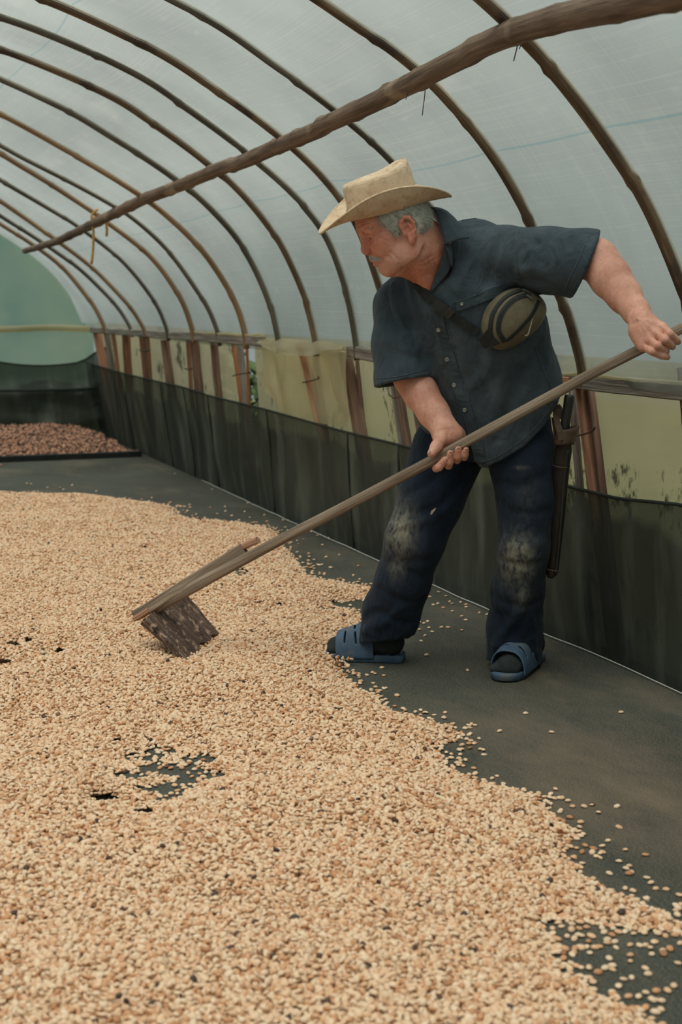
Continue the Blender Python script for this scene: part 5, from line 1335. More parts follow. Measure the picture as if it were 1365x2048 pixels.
# hollow cuffs
S.cone(at(770, 1255, 4.268), at(768, 1300, 4.27), .070, .076, k=.004, op='cut'); S.cone(at(1030, 1306, 4.20), at(1028, 1345, 4.215), .069, .075, k=.004, op='cut')
for pts, dp, sg in [
    ([at(905, 925, 4.13), at(860, 965, 4.11), at(815, 985, 4.13)], .010, .014), ([at(930, 950, 4.15), at(880, 1010, 4.11), at(830, 1030, 4.10)], .009, .013),
    ([at(900, 1010, 4.12), at(860, 1040, 4.09), at(800, 1050, 4.10)], -.007, .012), ([at(780, 1130, 4.12), at(830, 1120, 4.10), at(862, 1110, 4.12)], .006, .012),
    ([at(770, 1100, 4.10), at(800, 1135, 4.10), at(845, 1150, 4.13)], .006, .011), ([at(755, 1180, 4.14), at(790, 1195, 4.13), at(840, 1190, 4.17)], .008, .012),
    ([at(725, 1235, 4.19), at(760, 1225, 4.16), at(815, 1240, 4.19)], .010, .012), ([at(735, 1258, 4.20), at(775, 1240, 4.17), at(800, 1205, 4.17)], -.010, .012),
    ([at(715, 1262, 4.22), at(750, 1262, 4.19), at(800, 1262, 4.20)], -.008, .010), ([at(812, 1290, 4.24), at(828, 1230, 4.21), at(850, 1150, 4.17)], -.006, .010),
    ([at(842, 1150, 4.12), at(855, 1080, 4.09), at(880, 1000, 4.11)], -.004, .010),
    ([at(1000, 960, 4.06), at(1035, 975, 4.01), at(1090, 950, 4.03)], .008, .014), ([at(990, 1000, 4.06), at(1030, 1030, 3.99), at(1095, 1020, 4.02)], .006, .013),
    ([at(1000, 1085, 4.0), at(1045, 1098, 3.965), at(1090, 1085, 3.99)], -.006, .016), ([at(995, 1125, 4.02), at(1040, 1140, 3.98), at(1088, 1130, 4.0)], .007, .011),
    ([at(985, 1190, 4.09), at(1030, 1215, 4.04), at(1080, 1200, 4.07)], .007, .013), ([at(1065, 1150, 4.02), at(1040, 1220, 4.06), at(990, 1290, 4.13)], -.009, .013),
    ([at(1000, 1230, 4.09), at(1020, 1270, 4.10), at(1010, 1320, 4.12)], .009, .012), ([at(985, 1300, 4.13), at(1025, 1285, 4.10), at(1075, 1310, 4.13)], -.009, .012), ([at(1060, 1230, 4.08), at(1072, 1280, 4.11), at(1078, 1320, 4.13)], -.006, .010),
    ([at(1085, 900, 4.02), at(1080, 1000, 4.02), at(1085, 1100, 4.02)], -.004, .008), ([at(955, 930, 4.13), at(930, 990, 4.14), at(905, 1060, 4.14)], -.006, .010)]:
    S.crease(pts, dp * 1.25, sg)
pV, pF = S.mesh(); pV = relax(pV, pF, 1, .4)
def dust_at(V, spots):
    d = np.zeros(len(V))
    for (p, ru, rv, a) in spots:
        q = V - p; d = np.maximum(d, a * np.exp(-((q @ _R) / ru) ** 2 - ((q @ _U) / rv) ** 2 - ((q @ _FH) / .12) ** 2))
    return d
dust = dust_at(pV, [(at(797, 1058, 4.09), .045, .072, 1.0), (at(788, 1000, 4.10), .026, .04, .55), (at(795, 1128, 4.10), .025, .05, .4), (at(1035, 1122, 3.97), .048, .070, 1.0), (at(1052, 1190, 3.97), .026, .05, .5), (at(1055, 1000, 4.0), .035, .08, .12), (at(1045, 935, 4.0), .02, .006, .35)])
trousers = fast_mesh('trousers', pV, pF, M_trous, man, {'dust': dust})
B_tr = bvh_of(pV, pF)
# little tear above the right knee
p, n = land(B_tr, 866, 1024, .001)
M_tear = simple('torn_threads', [(.3, (.30, .22, .16)), (.7, (.44, .33, .25))], scale=80, bump=.3)
ribbon([p + _R * .010 + _U * .010, p, p - _R * .006 - _U * .012], [n] * 3, [.003, .009, .004], .002, 'tear', M_tear, trousers)

# ---------------------------------------------------------------- shirt
S = Sculpt(at(965, 690, 4.08) - np.array([.36, .52, .38]), at(965, 690, 4.08) + np.array([.42, .36, .40]), .0052)
S.oval([(at(981, 1000, 4.185), .212, .152), (at(982, 880, 4.185), .214, .155), (at(974, 770, 4.155), .220, .152), (at(946, 665, 4.12), .218, .146), (at(912, 585, 4.09), .190, .128), (at(895, 535, 4.07), .135, .085)], LT, CH, k=.03)
S.cone(at(884, 512, 4.09), at(1000, 510, 4.02), .066, .076, k=.04)
S.ball(at(950, 508, 4.09), .098, k=.04)
S.ball(at(862, 545, 4.13), .085, k=.04)
S.ball(at(800, 612, 4.13), .070, k=.04)
nL = _R * .928 - _U * .371
nR = _R * .19 - _U * .98
cuL, cuR = (at(1166, 528, 3.87), nL), (at(806, 759, 4.07), nR)
slL = [at(1022, 514, 3.985), at(1100, 521, 3.925), at(1172, 529, 3.87), at(1215, 535, 3.84)]
for a, b, ra, rb in zip(slL[:-1], slL[1:], (.083, .084, .088), (.084, .088, .09)): S.cone(a, b, ra, rb, k=.035, cut=cuL)
slR = [at(796, 612, 4.13), at(797, 690, 4.105), at(806, 760, 4.075), at(812, 800, 4.06)]
for a, b, ra, rb in zip(slR[:-1], slR[1:], (.066, .072, .0765), (.072, .0765, .078)): S.cone(a, b, ra, rb, k=.03, cut=cuR)
S.cone(at(1132, 526, 3.90), at(1215, 537, 3.84), .064, .071, k=.004, op='cut')
S.cone(at(803, 735, 4.085), at(812, 800, 4.06), .064, .069, k=.004, op='cut')
# shirt-tail hem: longer on the button side, cut up at the hip
gu = [(700, 820), (836, 852), (856, 872), (900, 882), (944, 884), (953, 900), (957, 932), (966, 932), (1000, 917), (1045, 888), (1085, 848), (1112, 806), (1140, 760), (1300, 720)]
hr = np.array([at(u, v, 4.07) @ _R for u, v in gu]); hz_ = np.array([at(u, v, 4.07)[2] for u, v in gu])
S.field(lambda D, X, Y, Z: np.maximum(D, np.interp(X * _R[0] + Y * _R[1], hr, hz_).astype(np.float32) - Z))
# open neck
S.ball(hw(nm), .064, k=.006, op='cut'); S.ball(at(872, 530, 3.99), .050, k=.006, op='cut')
S.cone(at(862, 540, 3.93), at(861, 574, 3.93), .032, .008, k=.006, op='cut')
S.cone(at(850, 510, 3.96), at(820, 505, 3.95), .05, .055, k=.006, op='cut')
for pts, dp, sg in [  # folds and drags
    ([at(1040, 470, 3.92), at(1032, 520, 3.90), at(1040, 565, 3.93)], .006, .006), ([at(1045, 470, 3.92), at(1039, 520, 3.90), at(1046, 562, 3.93)], -.005, .006),
    ([at(1122, 512, 3.85), at(1095, 527, 3.86), at(1050, 540, 3.88)], -.007, .012), ([at(1112, 548, 3.85), at(1085, 555, 3.87), at(1050, 560, 3.90)], .008, .012), ([at(1120, 488, 3.86), at(1090, 492, 3.87), at(1060, 500, 3.89)], .006, .013), ([at(1100, 560, 3.88), at(1080, 535, 3.86), at(1065, 500, 3.89)], -.006, .012),
    ([at(1010, 480, 3.94), at(985, 540, 3.94), at(960, 590, 3.96)], .006, .014), ([at(1030, 560, 3.92), at(1000, 580, 3.93), at(955, 585, 3.96)], -.006, .014), ([at(960, 470, 3.99), at(940, 530, 3.97), at(920, 580, 3.98)], -.005, .014),
    ([at(770, 570, 4.07), at(778, 620, 4.05), at(800, 665, 4.04)], .007, .008), ([at(776, 566, 4.07), at(786, 618, 4.05), at(812, 668, 4.04)], -.005, .009), ([at(800, 560, 4.05), at(806, 610, 4.02), at(815, 650, 4.01)], .006, .010), ([at(832, 575, 4.0), at(838, 640, 3.98), at(850, 700, 4.0)], -.006, .012), ([at(818, 570, 4.02), at(826, 630, 3.99), at(836, 690, 4.0)], .005, .010),
    ([at(836, 640, 4.0), at(842, 680, 4.0), at(850, 715, 4.02)], .006, .012), ([at(760, 640, 4.07), at(785, 680, 4.04), at(830, 705, 4.03)], -.006, .012), ([at(756, 665, 4.08), at(785, 690, 4.03), at(825, 700, 4.03)], -.003, .012),
    ([at(990, 700, 3.97), at(960, 760, 3.97), at(900, 800, 4.0)], -.006, .016), ([at(1070, 690, 4.0), at(1040, 760, 3.98), at(1010, 840, 4.0)], .007, .016), ([at(1085, 720, 4.02), at(1078, 780, 4.02), at(1100, 800, 4.04)], -.006, .012), ([at(1020, 720, 3.97), at(1000, 790, 3.97), at(985, 870, 4.0)], -.005, .014), ([at(960, 700, 3.97), at(975, 800, 3.98), at(1000, 880, 4.0)], .005, .014),
    ([at(905, 700, 3.99), at(880, 760, 4.0), at(870, 840, 4.03)], .007, .014), ([at(925, 800, 3.99), at(940, 850, 4.0), at(950, 905, 4.02)], -.006, .010), ([at(868, 640, 3.99), at(900, 720, 3.98), at(935, 830, 4.0), at(952, 890, 4.02)], .006, .006)]:
    S.crease(pts, dp * 1.7, sg)
sV, sF = S.mesh(); sV = relax(sV, sF, 1, .4)
sd = dust_at(sV, [(at(905, 740, 4.0), .05, .12, .45), (at(985, 800, 4.0), .10, .12, .25), (at(1010, 480, 3.95), .10, .06, .25)])
shirt = fast_mesh('shirt', sV, sF, M_shirt, man, {'dust': sd})
B_sh = bvh_of(sV, sF)
def on_shirt(pts, n, lift):
    """a smooth line on the shirt through photo points"""
    q = resample(np.array([(u, v, 0) for u, v in pts], float), n); P, Nn = [], []
    for u, v, _ in q:
        p, nn = land(B_sh, u, v, lift)
        if p is not None: P.append(p); Nn.append(nn)
    P, Nn = np.array(P), np.array(Nn)
    if len(P) > 6:
        for _ in range(2):
            P[1:-1] = .25 * P[:-2] + .5 * P[1:-1] + .25 * P[2:]; Nn[1:-1] = .25 * Nn[:-2] + .5 * Nn[1:-1] + .25 * Nn[2:]
    return P, Nn
M_placket = cloth_mat('shirt_placket', [(.3, (.030, .042, .052)), (.55, (.044, .060, .072)), (.78, (.070, .088, .10))], (.12, .125, .105))
P, Nn = on_shirt([(868, 596), (882, 650), (901, 715), (925, 790), (945, 850), (958, 905), (962, 924)], 40, .001); ribbon(P, Nn, .034, .003, 'placket', M_placket, shirt)
for pl in ([(855, 600), (869, 652), (889, 718), (913, 792), (934, 852), (950, 908)], [(880, 594), (894, 648), (914, 712), (937, 786), (957, 846), (969, 900)],
           [(1040, 452), (1034, 480), (1033, 515), (1038, 548)], [(1178, 470), (1160, 515), (1136, 566), (1130, 585)], [(752, 757), (800, 752), (855, 738)],
           [(925, 441), (960, 437), (1000, 443), (1030, 449)], [(748, 585), (762, 578), (772, 600), (785, 640)], [(1070, 690), (1085, 730), (1100, 770), (1110, 796)],
           [(968, 924), (1000, 910), (1042, 882), (1080, 845), (1106, 806)]):
    P, Nn = on_shirt(pl, 30, .0006)
    if len(P) > 4: ribbon(P, Nn, .0022, .0012, 'seam', M_seam, shirt)
# chest pocket with its button
pk = [(915, 604), (1000, 571), (1006, 590), (1010, 640), (975, 660), (928, 652)]
P, Nn = on_shirt([(913, 613), (945, 603), (975, 591), (1005, 577)], 16, .001); ribbon(P, Nn, .026, .003, 'pocket_flap', M_placket, shirt)
P, Nn = on_shirt([(915, 622), (920, 640), (930, 655)], 10, .0006); ribbon(P, Nn, .0025, .0016, 'pocket_edge', M_seam, shirt)
P, Nn = on_shirt([(909, 605), (940, 595), (972, 582), (1002, 569)], 16, .001); ribbon(P, Nn, .002, .0042, 'pocket_edge', M_seam, shirt)
def disc(p, n, r, t, m, name, parent, rim=True):
    n = n / np.linalg.norm(n); a = np.cross(n, HZ); a /= np.linalg.norm(a); b = np.cross(n, a); V = []
    prof = [(0, t * .55), (.55, t * .55), (.68, t), (.92, t), (1, t * .6), (1, -t)]
    for rr, hh_ in prof:
        for j in range(16):
            an = 2 * math.pi * j / 16; V.append(p + (a * math.cos(an) + b * math.sin(an)) * r * max(rr, .01) + n * hh_)
    return mesh_obj(name, V, grid_faces(len(prof), 16, True), m, parent)
for (u, v) in ((878, 659), (895, 717), (912, 769), (932, 819), (925, 608)):
    p, n = land(B_sh, u, v, .0100 if u == 912 else .0065)
    bt = disc(p, n, .0062 if u != 925 else .0048, .0016, M_button, 'button', shirt)
# collar: near leaf folded over, stand along the neck, lapel edge of the open front
def leaf(fold, outer, name, lift=.006, nu=18, nv=8, bulge=.008):
    a, b = resample(fold, nu), resample(outer, nu); V = []
    for i in range(nu):
        for j in range(nv):
            f = j / (nv - 1); nrm = -_FH * .8 + HZ * .5 + _R * .2; V.append(a[i] * (1 - f) + b[i] * f + nrm * bulge * math.sin(math.pi * f))
    mesh_obj(name, V, grid_faces(nu, nv), M_shirt, shirt, solid=.003)
def ls_(u, v, w, lift=.006):
    p, n = land(B_sh, u, v, lift); return p if p is not None and abs((p - _C) @ _FH - w) < .08 else at(u, v, w)
c1 = lambda a, b, w: at(630 + a / 3.4125, 300 + b / 3.4125, w)
leaf([c1(770, 395, 4.06), c1(805, 400, 4.0), c1(845, 480, 3.945), c1(868, 560, 3.925), c1(886, 648, 3.92)],
     [c1(900, 415, 4.10), c1(955, 465, 4.02), c1(995, 515, 3.965), c1(1028, 560, 3.945), c1(1055, 604, 3.935)], 'collar')
leaf([c1(886, 648, 3.925), c1(905, 690, 3.925), c1(920, 740, 3.93), c1(932, 795, 3.935)], [c1(930, 640, 3.945), c1(938, 690, 3.95), c1(940, 745, 3.95), c1(938, 800, 3.945)], 'collar_stand', bulge=.004)
leaf([c1(884, 655, 3.935), c1(868, 745, 3.95), c1(830, 850, 3.965), c1(792, 945, 3.975)], [c1(925, 665, 3.94), c1(932, 770, 3.945), c1(900, 850, 3.955), c1(800, 965, 3.975)], 'lapel', bulge=.003)

# ---------------------------------------------------------------- feet: socks and slide sandals
def foot(heel, toe, name_seed, side):
    """sock foot and sandal from heel to toe on the mat"""
    x = toe - heel; L = np.linalg.norm(x[:2]); x = x / np.linalg.norm(x); x[2] = 0; yv = np.cross(HZ, x)
    loc_ = lambda a, b, c: heel + x * a * L + yv * b + HZ * c
    S = Sculpt(np.minimum(heel, toe) - np.array([.09, .09, .01]), np.maximum(heel, toe) + np.array([.09, .09, .19]), .0042)
    S.chain([loc_(.15, 0, .055), loc_(.45, 0, .060), loc_(.70, side * .004, .048), loc_(.90, side * .008, .040)], [.036, .037, .034, .026], k=.02)
    S.ell(loc_(.76, side * .004, .040), (.055, .044, .022), [x, yv, HZ], k=.02)
    S.cone(loc_(.20, 0, .07), loc_(.26, 0, .17), .041, .046, k=.03)
    for j in range(5): S.cone(loc_(.84, -.030 + .015 * j, .036), loc_(.955 - .012 * (j if side > 0 else 4 - j), -.031 + .0155 * j, .034), .0115, .0105 + .002 * (j == (0 if side > 0 else 4)), k=.010)
    S.field(lambda D, X, Y, Z: np.maximum(D, .0225 - Z))
    V, F = S.mesh(); V = relax(V, F, 1, .4); fast_mesh('sock', V, F, M_sock, man)
    bv = bvh_of(V, F)
    sandal = empty('sandal', tuple(heel - man_base), ); sandal.parent = man
    out_ = [(-.03, .0), (-.02, .026), (.06, .036), (.25, .037), (.50, .043), (.72, .050), (.88, .047), (.98, .034), (1.03, .012)]
    ring = [(a, b) for a, b in out_] + [(a, -b) for a, b in out_[::-1][0:]]
    ring = resample(np.array([(a, b, 0) for a, b in ring + ring[:1]]), 56)[:-1]
    V, prof = [], [(.92, .0), (1.0, .004), (1.0, .016), (1.0, .022), (.93, .024), (.5, .0215), (.02, .0215)]
    for sc_, z in prof:
        for a, b, _ in ring:
            aa = .5 + (a - .5) * (1 - (1 - sc_) * .4); V.append(loc_(aa, b * sc_, z + .003 * (a > .8) * (a - .8) * 5))
    F = grid_faces(len(prof), len(ring), True) + [tuple(range(len(ring) - 1, -1, -1))]
    mesh_obj('sole', V, F, M_sandal, sandal)
    # knobs of the footbed along the rim
    kV, kF = [], []
    for i in range(0, len(ring), 2):
        a, b, _ = ring[i]; c = loc_(.5 + (a - .5) * .97, b * .84, .024); q = len(kV)
        for j in range(5): kV.append(c + .0034 * (x * math.cos(j * 1.2566) + yv * math.sin(j * 1.2566)))
        kV.append(c + HZ * .005); kF += [(q + j, q + (j + 1) % 5, q + 5) for j in range(5)]
    mesh_obj('footbed_texture', kV, kF, M_sandal, sandal)
    # upper band with slots
    nu, nv = 25, 33; V = []
    for i in range(nu):
        a = .40 + .46 * i / (nu - 1)
        for j in range(nv):
            th = math.pi * j / (nv - 1); hw_ = np.interp(a, [.40, .6, .86], [.046, .051, .052]); ht = np.interp(a, [.40, .6, .86], [.122, .108, .084])
            sl = .06 * (abs(math.cos(th)) ** 1.5)
            b = hw_ * math.copysign(abs(math.cos(th)) ** .75, math.cos(th)); z = .012 + (ht - .012) * math.sin(th) ** .72
            V.append(loc_(a - sl * (1 if i < nu / 2 else -.3) * .6 + .02 * math.sin(th), b + side * .003, z))
    F = []
    for f, (i, j) in zip(grid_faces(nu, nv), [(i, j) for i in range(nu - 1) for j in range(nv - 1)]):
        row = i % 6
        hole = i in (5, 6, 11, 12, 17, 18) and any(lo <= j < hi for lo, hi in (((4, 10), (12, 19), (21, 27)) if i in (11, 12) else ((5, 13), (17, 26)))) and i % 6 == 5
        if not hole: F.append(f)
    mesh_obj('strap_band', V, F, M_sandal, sandal, solid=.005, subs=1)
    return sandal
foot(onz(806, 1322), onz(658, 1316), 1, -1)
foot(onz(1072, 1318), onz(1004, 1364), 2, 1)

# ---------------------------------------------------------------- straw hat
TP = math.radians(14); th_ = fwd(84); T_f = th_ * math.cos(TP) - HZ * math.sin(TP); T_u0 = th_ * math.sin(TP) + HZ * math.cos(TP); T_l0 = np.cross(T_u0, T_f)
rl = math.radians(7); T_l = T_l0 * math.cos(rl) - T_u0 * math.sin(rl); T_u = T_u0 * math.cos(rl) + T_l0 * math.sin(rl)
T_o = at(769, 421, 3.965)
def tw(a, b, c): return T_o + T_f * a + T_l * b + T_u * c
hat = empty('straw_hat', tuple(T_o - man_base)); hat.parent = man
nph, nr = 96, 14; V = []
for i in range(nr):
    s_ = i / (nr - 1)
    for j in range(nph):
        ph = 2 * math.pi * j / nph; c, sn = math.cos(ph), math.sin(ph)
        ra, rb = .100 + (.186 - .100) * s_, .083 + (.160 - .083) * s_
        z = .062 * s_ ** 1.6 * abs(sn) ** 2.0 - .020 * s_ ** 1.5 * max(c, 0) ** 2 - .004 * s_ * max(-c, 0) ** 2 + .003 * math.sin(3 * ph + 1) * s_
        pull = 1 - .12 * s_ ** 2 * abs(sn) ** 2
        V.append(tw(ra * c * (1 + .0), rb * sn * pull, z))
mesh_obj('brim', V, grid_faces(nr, nph, True), M_straw, hat, solid=.004)
V = []
prof = [(1.0, .000), (.99, .012), (.97, .030), (.955, .050), (.95, .068), (.935, .080), (.90, .0875), (.82, .090), (.68, .086), (.5, .078), (.3, .072), (.1, .070), (.01, .070)]
for i, (rr, z) in enumerate(prof):
    for j in range(nph):
        ph = 2 * math.pi * j / nph; c, sn = math.cos(ph), math.sin(ph)
        top = max(0, (z - .05) / .04)
        pinch = 1 - .16 * top * max(c, 0) ** 1.5 * abs(sn) ** .5 * 1.2                       # pinched front corners
        zz_ = z + top * (-.012 * (c + 1) * .5 + .018 * max(-c, 0) ** 2) - (.018 * math.exp(-(sn * rr / .25) ** 2) * (1 if rr < .9 else 0))
        flare = 1 + .05 * top * c
        V.append(tw(.100 * rr * c * flare, .083 * rr * sn * pinch, zz_ * 1.17))
mesh_obj('crown', V, grid_faces(len(prof), nph, True), M_straw, hat, solid=.003)
V, F, uv = tube([tw(.1865 * math.cos(a), .160 * math.sin(a) * (1 - .12 * math.sin(a) ** 2), .062 * abs(math.sin(a)) ** 2.0 - .020 * max(math.cos(a), 0) ** 2 - .004 * max(-math.cos(a), 0) ** 2 + .003 * math.sin(3 * a + 1)) for a in np.linspace(0, 2 * math.pi, 97)], .0032, 6, cap=False)
mesh_obj('brim_edge', V, F, M_straw, hat)
V = []
for z, o_ in ((.004, .0025), (.008, .0035), (.020, .0035), (.024, .002)):
    for j in range(nph):
        ph = 2 * math.pi * j / nph; V.append(tw((.0995 + o_) * math.cos(ph), (.0825 + o_) * math.sin(ph), z))
mesh_obj('hat_band', V, grid_faces(4, nph, True), M_straw, hat)
# ---------------------------------------------------------------- rake
M_shaft = wood('worn_shaft', (.11, .075, .052), (.25, .19, .142), (.40, .325, .255))
M_blade = wood('muddy_blade', (.03, .02, .016), (.095, .060, .046), (.22, .15, .115), stains=[(30, .56, .64, (.36, .24, .17), (1, 1, 1)), (22, .60, .66, (.03, .022, .02), (1, .7, 1)), (90, .64, .70, (.50, .36, .26), (1, 1, 1))])
M_cut = wood('fresh_cut_wood', (.30, .15, .09), (.42, .23, .15), (.52, .31, .21))
rake = empty('rake', tuple(along(.97)), label='long wooden rake with a worn plank blade, gripped in both hands', cat='rake')
n = 60; P = np.array([along(t) for t in np.linspace(-.006, .96, n)])
wob = np.random.default_rng(3)
P += np.stack([np.interp(np.linspace(0, 1, n), np.linspace(0, 1, 8), wob.normal(0, .0025, 8)) for _ in range(3)], 1)
r = np.interp(np.linspace(0, 1, n), [0, .3, .7, 1], [.0140, .0152, .0165, .0195])
# squarish shaft with rounded corners
T, Nn, Bn = frames(P); V, uv = [], []
sl_ = np.linspace(0, 1.89, n)
for i in range(n):
    Bi = HZ - T[i] * (T[i] @ HZ); Bi /= np.linalg.norm(Bi); Ni = np.cross(Bi, T[i])
    for j in range(16):
        a = 2 * math.pi * j / 16; ca, sa = math.cos(a), math.sin(a); q = (abs(ca) ** 4 + abs(sa) ** 4) ** (-.25) * .93
        V.append(P[i] + r[i] * q * (Ni * ca + Bi * sa)); uv.append((sl_[i], .02 * abs(j - 8) / 3))
mesh_obj('handle', V, grid_faces(n, 16, True) + [tuple(range(15, -1, -1)), tuple((n - 1) * 16 + j for j in range(16))], M_shaft, rake, uv=uv)
# upper cleat lying on the shaft, its fresh wedge, and the blade
up_ = HZ - HDIR * (HDIR @ HZ); up_ /= np.linalg.norm(up_)
a0, a1 = at(280, 1228, 4.385), at(486, 1096, 4.25)
def slab(P4, t, m, name, parent, jag=0, nu=14, nv=10, seed=0):
    """thick board spanning four corners (top near, top far, bottom far, bottom near); jag notches the bottom edge"""
    A, B, C2, D2 = [np.asarray(p, float) for p in P4]; nrm = np.cross(B - A, D2 - A); nrm /= np.linalg.norm(nrm); rg_ = np.random.default_rng(seed)
    V, uv = [], []; j_ = np.abs(np.interp(np.linspace(0, 1, nu), np.linspace(0, 1, 7), [.0, .9, .1, 1, .15, .8, .1])) * jag
    for side in (-.5, .5):
        for i in range(nu):
            f = i / (nu - 1); top = A + (B - A) * f; bot = D2 + (C2 - D2) * f; bot = bot + (top - bot) * j_[i]
            for k in range(nv):
                g = k / (nv - 1); p = top + (bot - top) * g; V.append(p + nrm * t * side * (1 - .45 * g) + rg_.normal(0, .0006, 3)); uv.append((g * .25 + f * .02, f * .3 + side * .05))
    o = nu * nv; F = grid_faces(nu, nv) + [tuple(o + q for q in f[::-1]) for f in grid_faces(nu, nv)]
    rim = [i * nv for i in range(nu)] + [(nu - 1) * nv + k for k in range(1, nv)] + [i * nv + nv - 1 for i in range(nu - 2, -1, -1)] + [k for k in range(nv - 2, 0, -1)]
    for x_, y_ in zip(rim, rim[1:] + rim[:1]): F.append((x_, o + x_, o + y_, y_))
    return mesh_obj(name, V, F, m, parent, smooth=False, uv=uv)
bn, bf = onz(377, 1328, .004), onz(440, 1272, .010)
tn, tf = at(284, 1243, 4.275), at(364, 1186, 4.555)
slab([tn, tf, bf, bn], .022, M_blade, 'blade', rake, jag=.14, nu=30, seed=2)
board(at(272, 1231, 4.38), at(488, 1097, 4.235), .034, .030, up_, M_shaft, 'cleat', rake, seed=21, n=10, bow=0)
board(at(470, 1101, 4.252), at(516, 1080, 4.225), .020, .026, up_, M_cut, 'wedge', rake, seed=22, n=4)
board(at(271, 1238, 4.372), at(302, 1219, 4.352), .016, .034, up_, M_cut, 'split_end', rake, seed=23, n=4)
kn = empty('machete', tuple(at(1108, 1150, 4.06)), label='machete with black handle in a long dark leather sheath at the man\'s hip', cat='machete')
M_black = simple('black_handle', [(.3, (.008, .009, .010)), (.7, (.022, .023, .024))], scale=20, bump=.1, rough=.35, spec=.5)
M_leather = simple('brown_leather', [(.3, (.045, .028, .018)), (.6, (.095, .060, .040)), (.8, (.16, .11, .075))], scale=24, bump=.4, bscale=120, rough=.55)
M_sheath = simple('dark_sheath', [(.3, (.014, .011, .009)), (.6, (.032, .025, .020)), (.8, (.065, .048, .036))], scale=18, stretch=(1, 1, .3), bump=.4, bscale=80, rough=.5)
W_ = 4.03
V, F, uv = tube(resample([at(1140, 790, W_), at(1137, 815, W_), at(1132, 845, W_), at(1128, 880, W_)], 20), np.interp(np.linspace(0, 1, 20), [0, .1, .5, 1], [.013, .015, .014, .0135]), 12); mesh_obj('grip', V, F, M_black, kn, uv=uv)
# sheath: flat pouch seen nearly edge-on
Pc = resample([at(1131, 880, W_), at(1124, 930, W_ + .01), at(1118, 1000, W_ + .02), at(1112, 1070, W_ + .03), at(1106, 1130, W_ + .04), at(1101, 1156, W_ + .04)], 40)
V, F, uv = tube(Pc, np.interp(np.linspace(0, 1, 40), [0, .08, .3, .75, .93, 1], [.020, .026, .025, .020, .018, .008]), 16, squash=.62, up=tuple(_FH * .8 + _R * .6)); mesh_obj('sheath', V, F, M_sheath, kn, uv=uv)
V, F, uv = tube(Pc[3:36] + _R * .010 - _FH * .014, .007, 8); mesh_obj('sheath_seam', V, F, M_black, kn, uv=uv)
for q in (33, 8):
    c = Pc[q]; d = (Pc[q + 1] - Pc[q]); d /= np.linalg.norm(d); a = np.cross(d, _FH); a /= np.linalg.norm(a); b = np.cross(d, a)
    V, F, uv = tube([c + .0235 * (a * math.cos(t) + b * math.sin(t) * .95) for t in np.linspace(0, 2 * math.pi, 25)], .0022, 6, cap=False); mesh_obj('sheath_ring', V, F, M_leather, kn, uv=uv)
# leather frog around the throat and its belt loop
c0, c1_ = at(1136, 856, W_), at(1128, 888, W_); V = []
for i in range(6):
    c = c0 + (c1_ - c0) * i / 5
    for j in range(24):
        t = 2 * math.pi * j / 24; rr = .0275 + .004 * (i in (0, 5)) - .004 * (i == 5); V.append(c + _R * rr * math.cos(t) * (1.05 - .05 * i / 5) + _FH * .030 * math.sin(t) + HZ * .006 * math.cos(t) * (1 if i == 0 else 0))
mesh_obj('leather_loop', V, grid_faces(6, 24, True), M_leather, kn, solid=.004)
P = resample([at(1124, 880, W_ - .03), at(1116, 850, W_ - .015), at(1112, 828, W_ + .01), at(1117, 815, W_ + .02), at(1123, 838, W_ + .01)], 20); ribbon(P, [-_FH + _R * .4] * 20, .020, .004, 'hanging_strap', M_leather, kn)
P = resample([at(1108, 835, W_ + .02), at(1113, 870, W_ + .0), at(1120, 890, W_ - .01)], 14); ribbon(P, [-_FH + _R * .5] * 14, .016, .004, 'hanging_strap', M_leather, kn)

# ---------------------------------------------------------------- hip bag slung across the chest
M_olive = simple('olive_fabric', [(.3, (.085, .072, .042)), (.6, (.145, .122, .074)), (.8, (.20, .17, .11))], scale=16, bump=.35, bscale=90, rough=.6, spec=.35)
M_web = simple('black_webbing', [(.3, (.010, .013, .013)), (.7, (.026, .030, .029))], scale=60, bump=.5, bscale=400, bdist=.002, rough=.75)
M_zip = simple('zip_tape', [(.3, (.008, .011, .011)), (.7, (.020, .024, .023))], scale=80, bump=.4, bscale=500, bdist=.002, rough=.6)
M_metal = simple('zip_metal', [(.3, (.40, .40, .38)), (.7, (.60, .60, .57))], scale=50, bump=0, rough=.3, metal=.9)
M_white = simple('white_print', [(.3, (.70, .70, .62)), (.7, (.78, .78, .70))], scale=50, bump=0)
bag = empty('hip_bag', tuple(at(1022, 640, 3.92)), label='olive and black hip bag slung across the man\'s chest', cat='bag')
c2 = lambda a, b: (900 + a / 2.935, 420 + b / 2.935)
b_c, _n = land(B_sh, *c2(356, 632), .018)
b_n = _n * .6 - _FH * .5; b_n /= np.linalg.norm(b_n)
e1 = at(*c2(500, 505), 3.95) - at(*c2(215, 730), 3.95); e1 -= b_n * (e1 @ b_n); e1 /= np.linalg.norm(e1); e2 = np.cross(b_n, e1)      # along the strap, across it
if e2 @ HZ < 0: e2 = -e2
BL, BW, BD = .096, .071, .060
def bagp(a, b, lift=0.0):
    """point on the bag's domed front; a, b in -1..1"""
    rr = min(1, (abs(a) ** 2.6 + abs(b) ** 2.4))
    h = (1 - rr) ** .42
    return b_c + e1 * BL * a * (1 - .06 * b) + e2 * (BW * b * (1 - .10 * a * a) - .006 * (a * a)) + b_n * (BD * h - .006 + lift)
V = []
NR, NP = 14, 48
for i in range(NR + 1):
    s_ = math.sin(.5 * math.pi * i / NR)
    for j in range(NP):
        t = 2 * math.pi * j / NP; ca, sa = math.cos(t), math.sin(t); k = (abs(ca) ** 2.6 * s_ ** 0 + abs(sa) ** 2.4) ** (-1 / 2.5)
        V.append(bagp(ca * k * s_ * .999, sa * k * s_ * .999))
o = len(V)
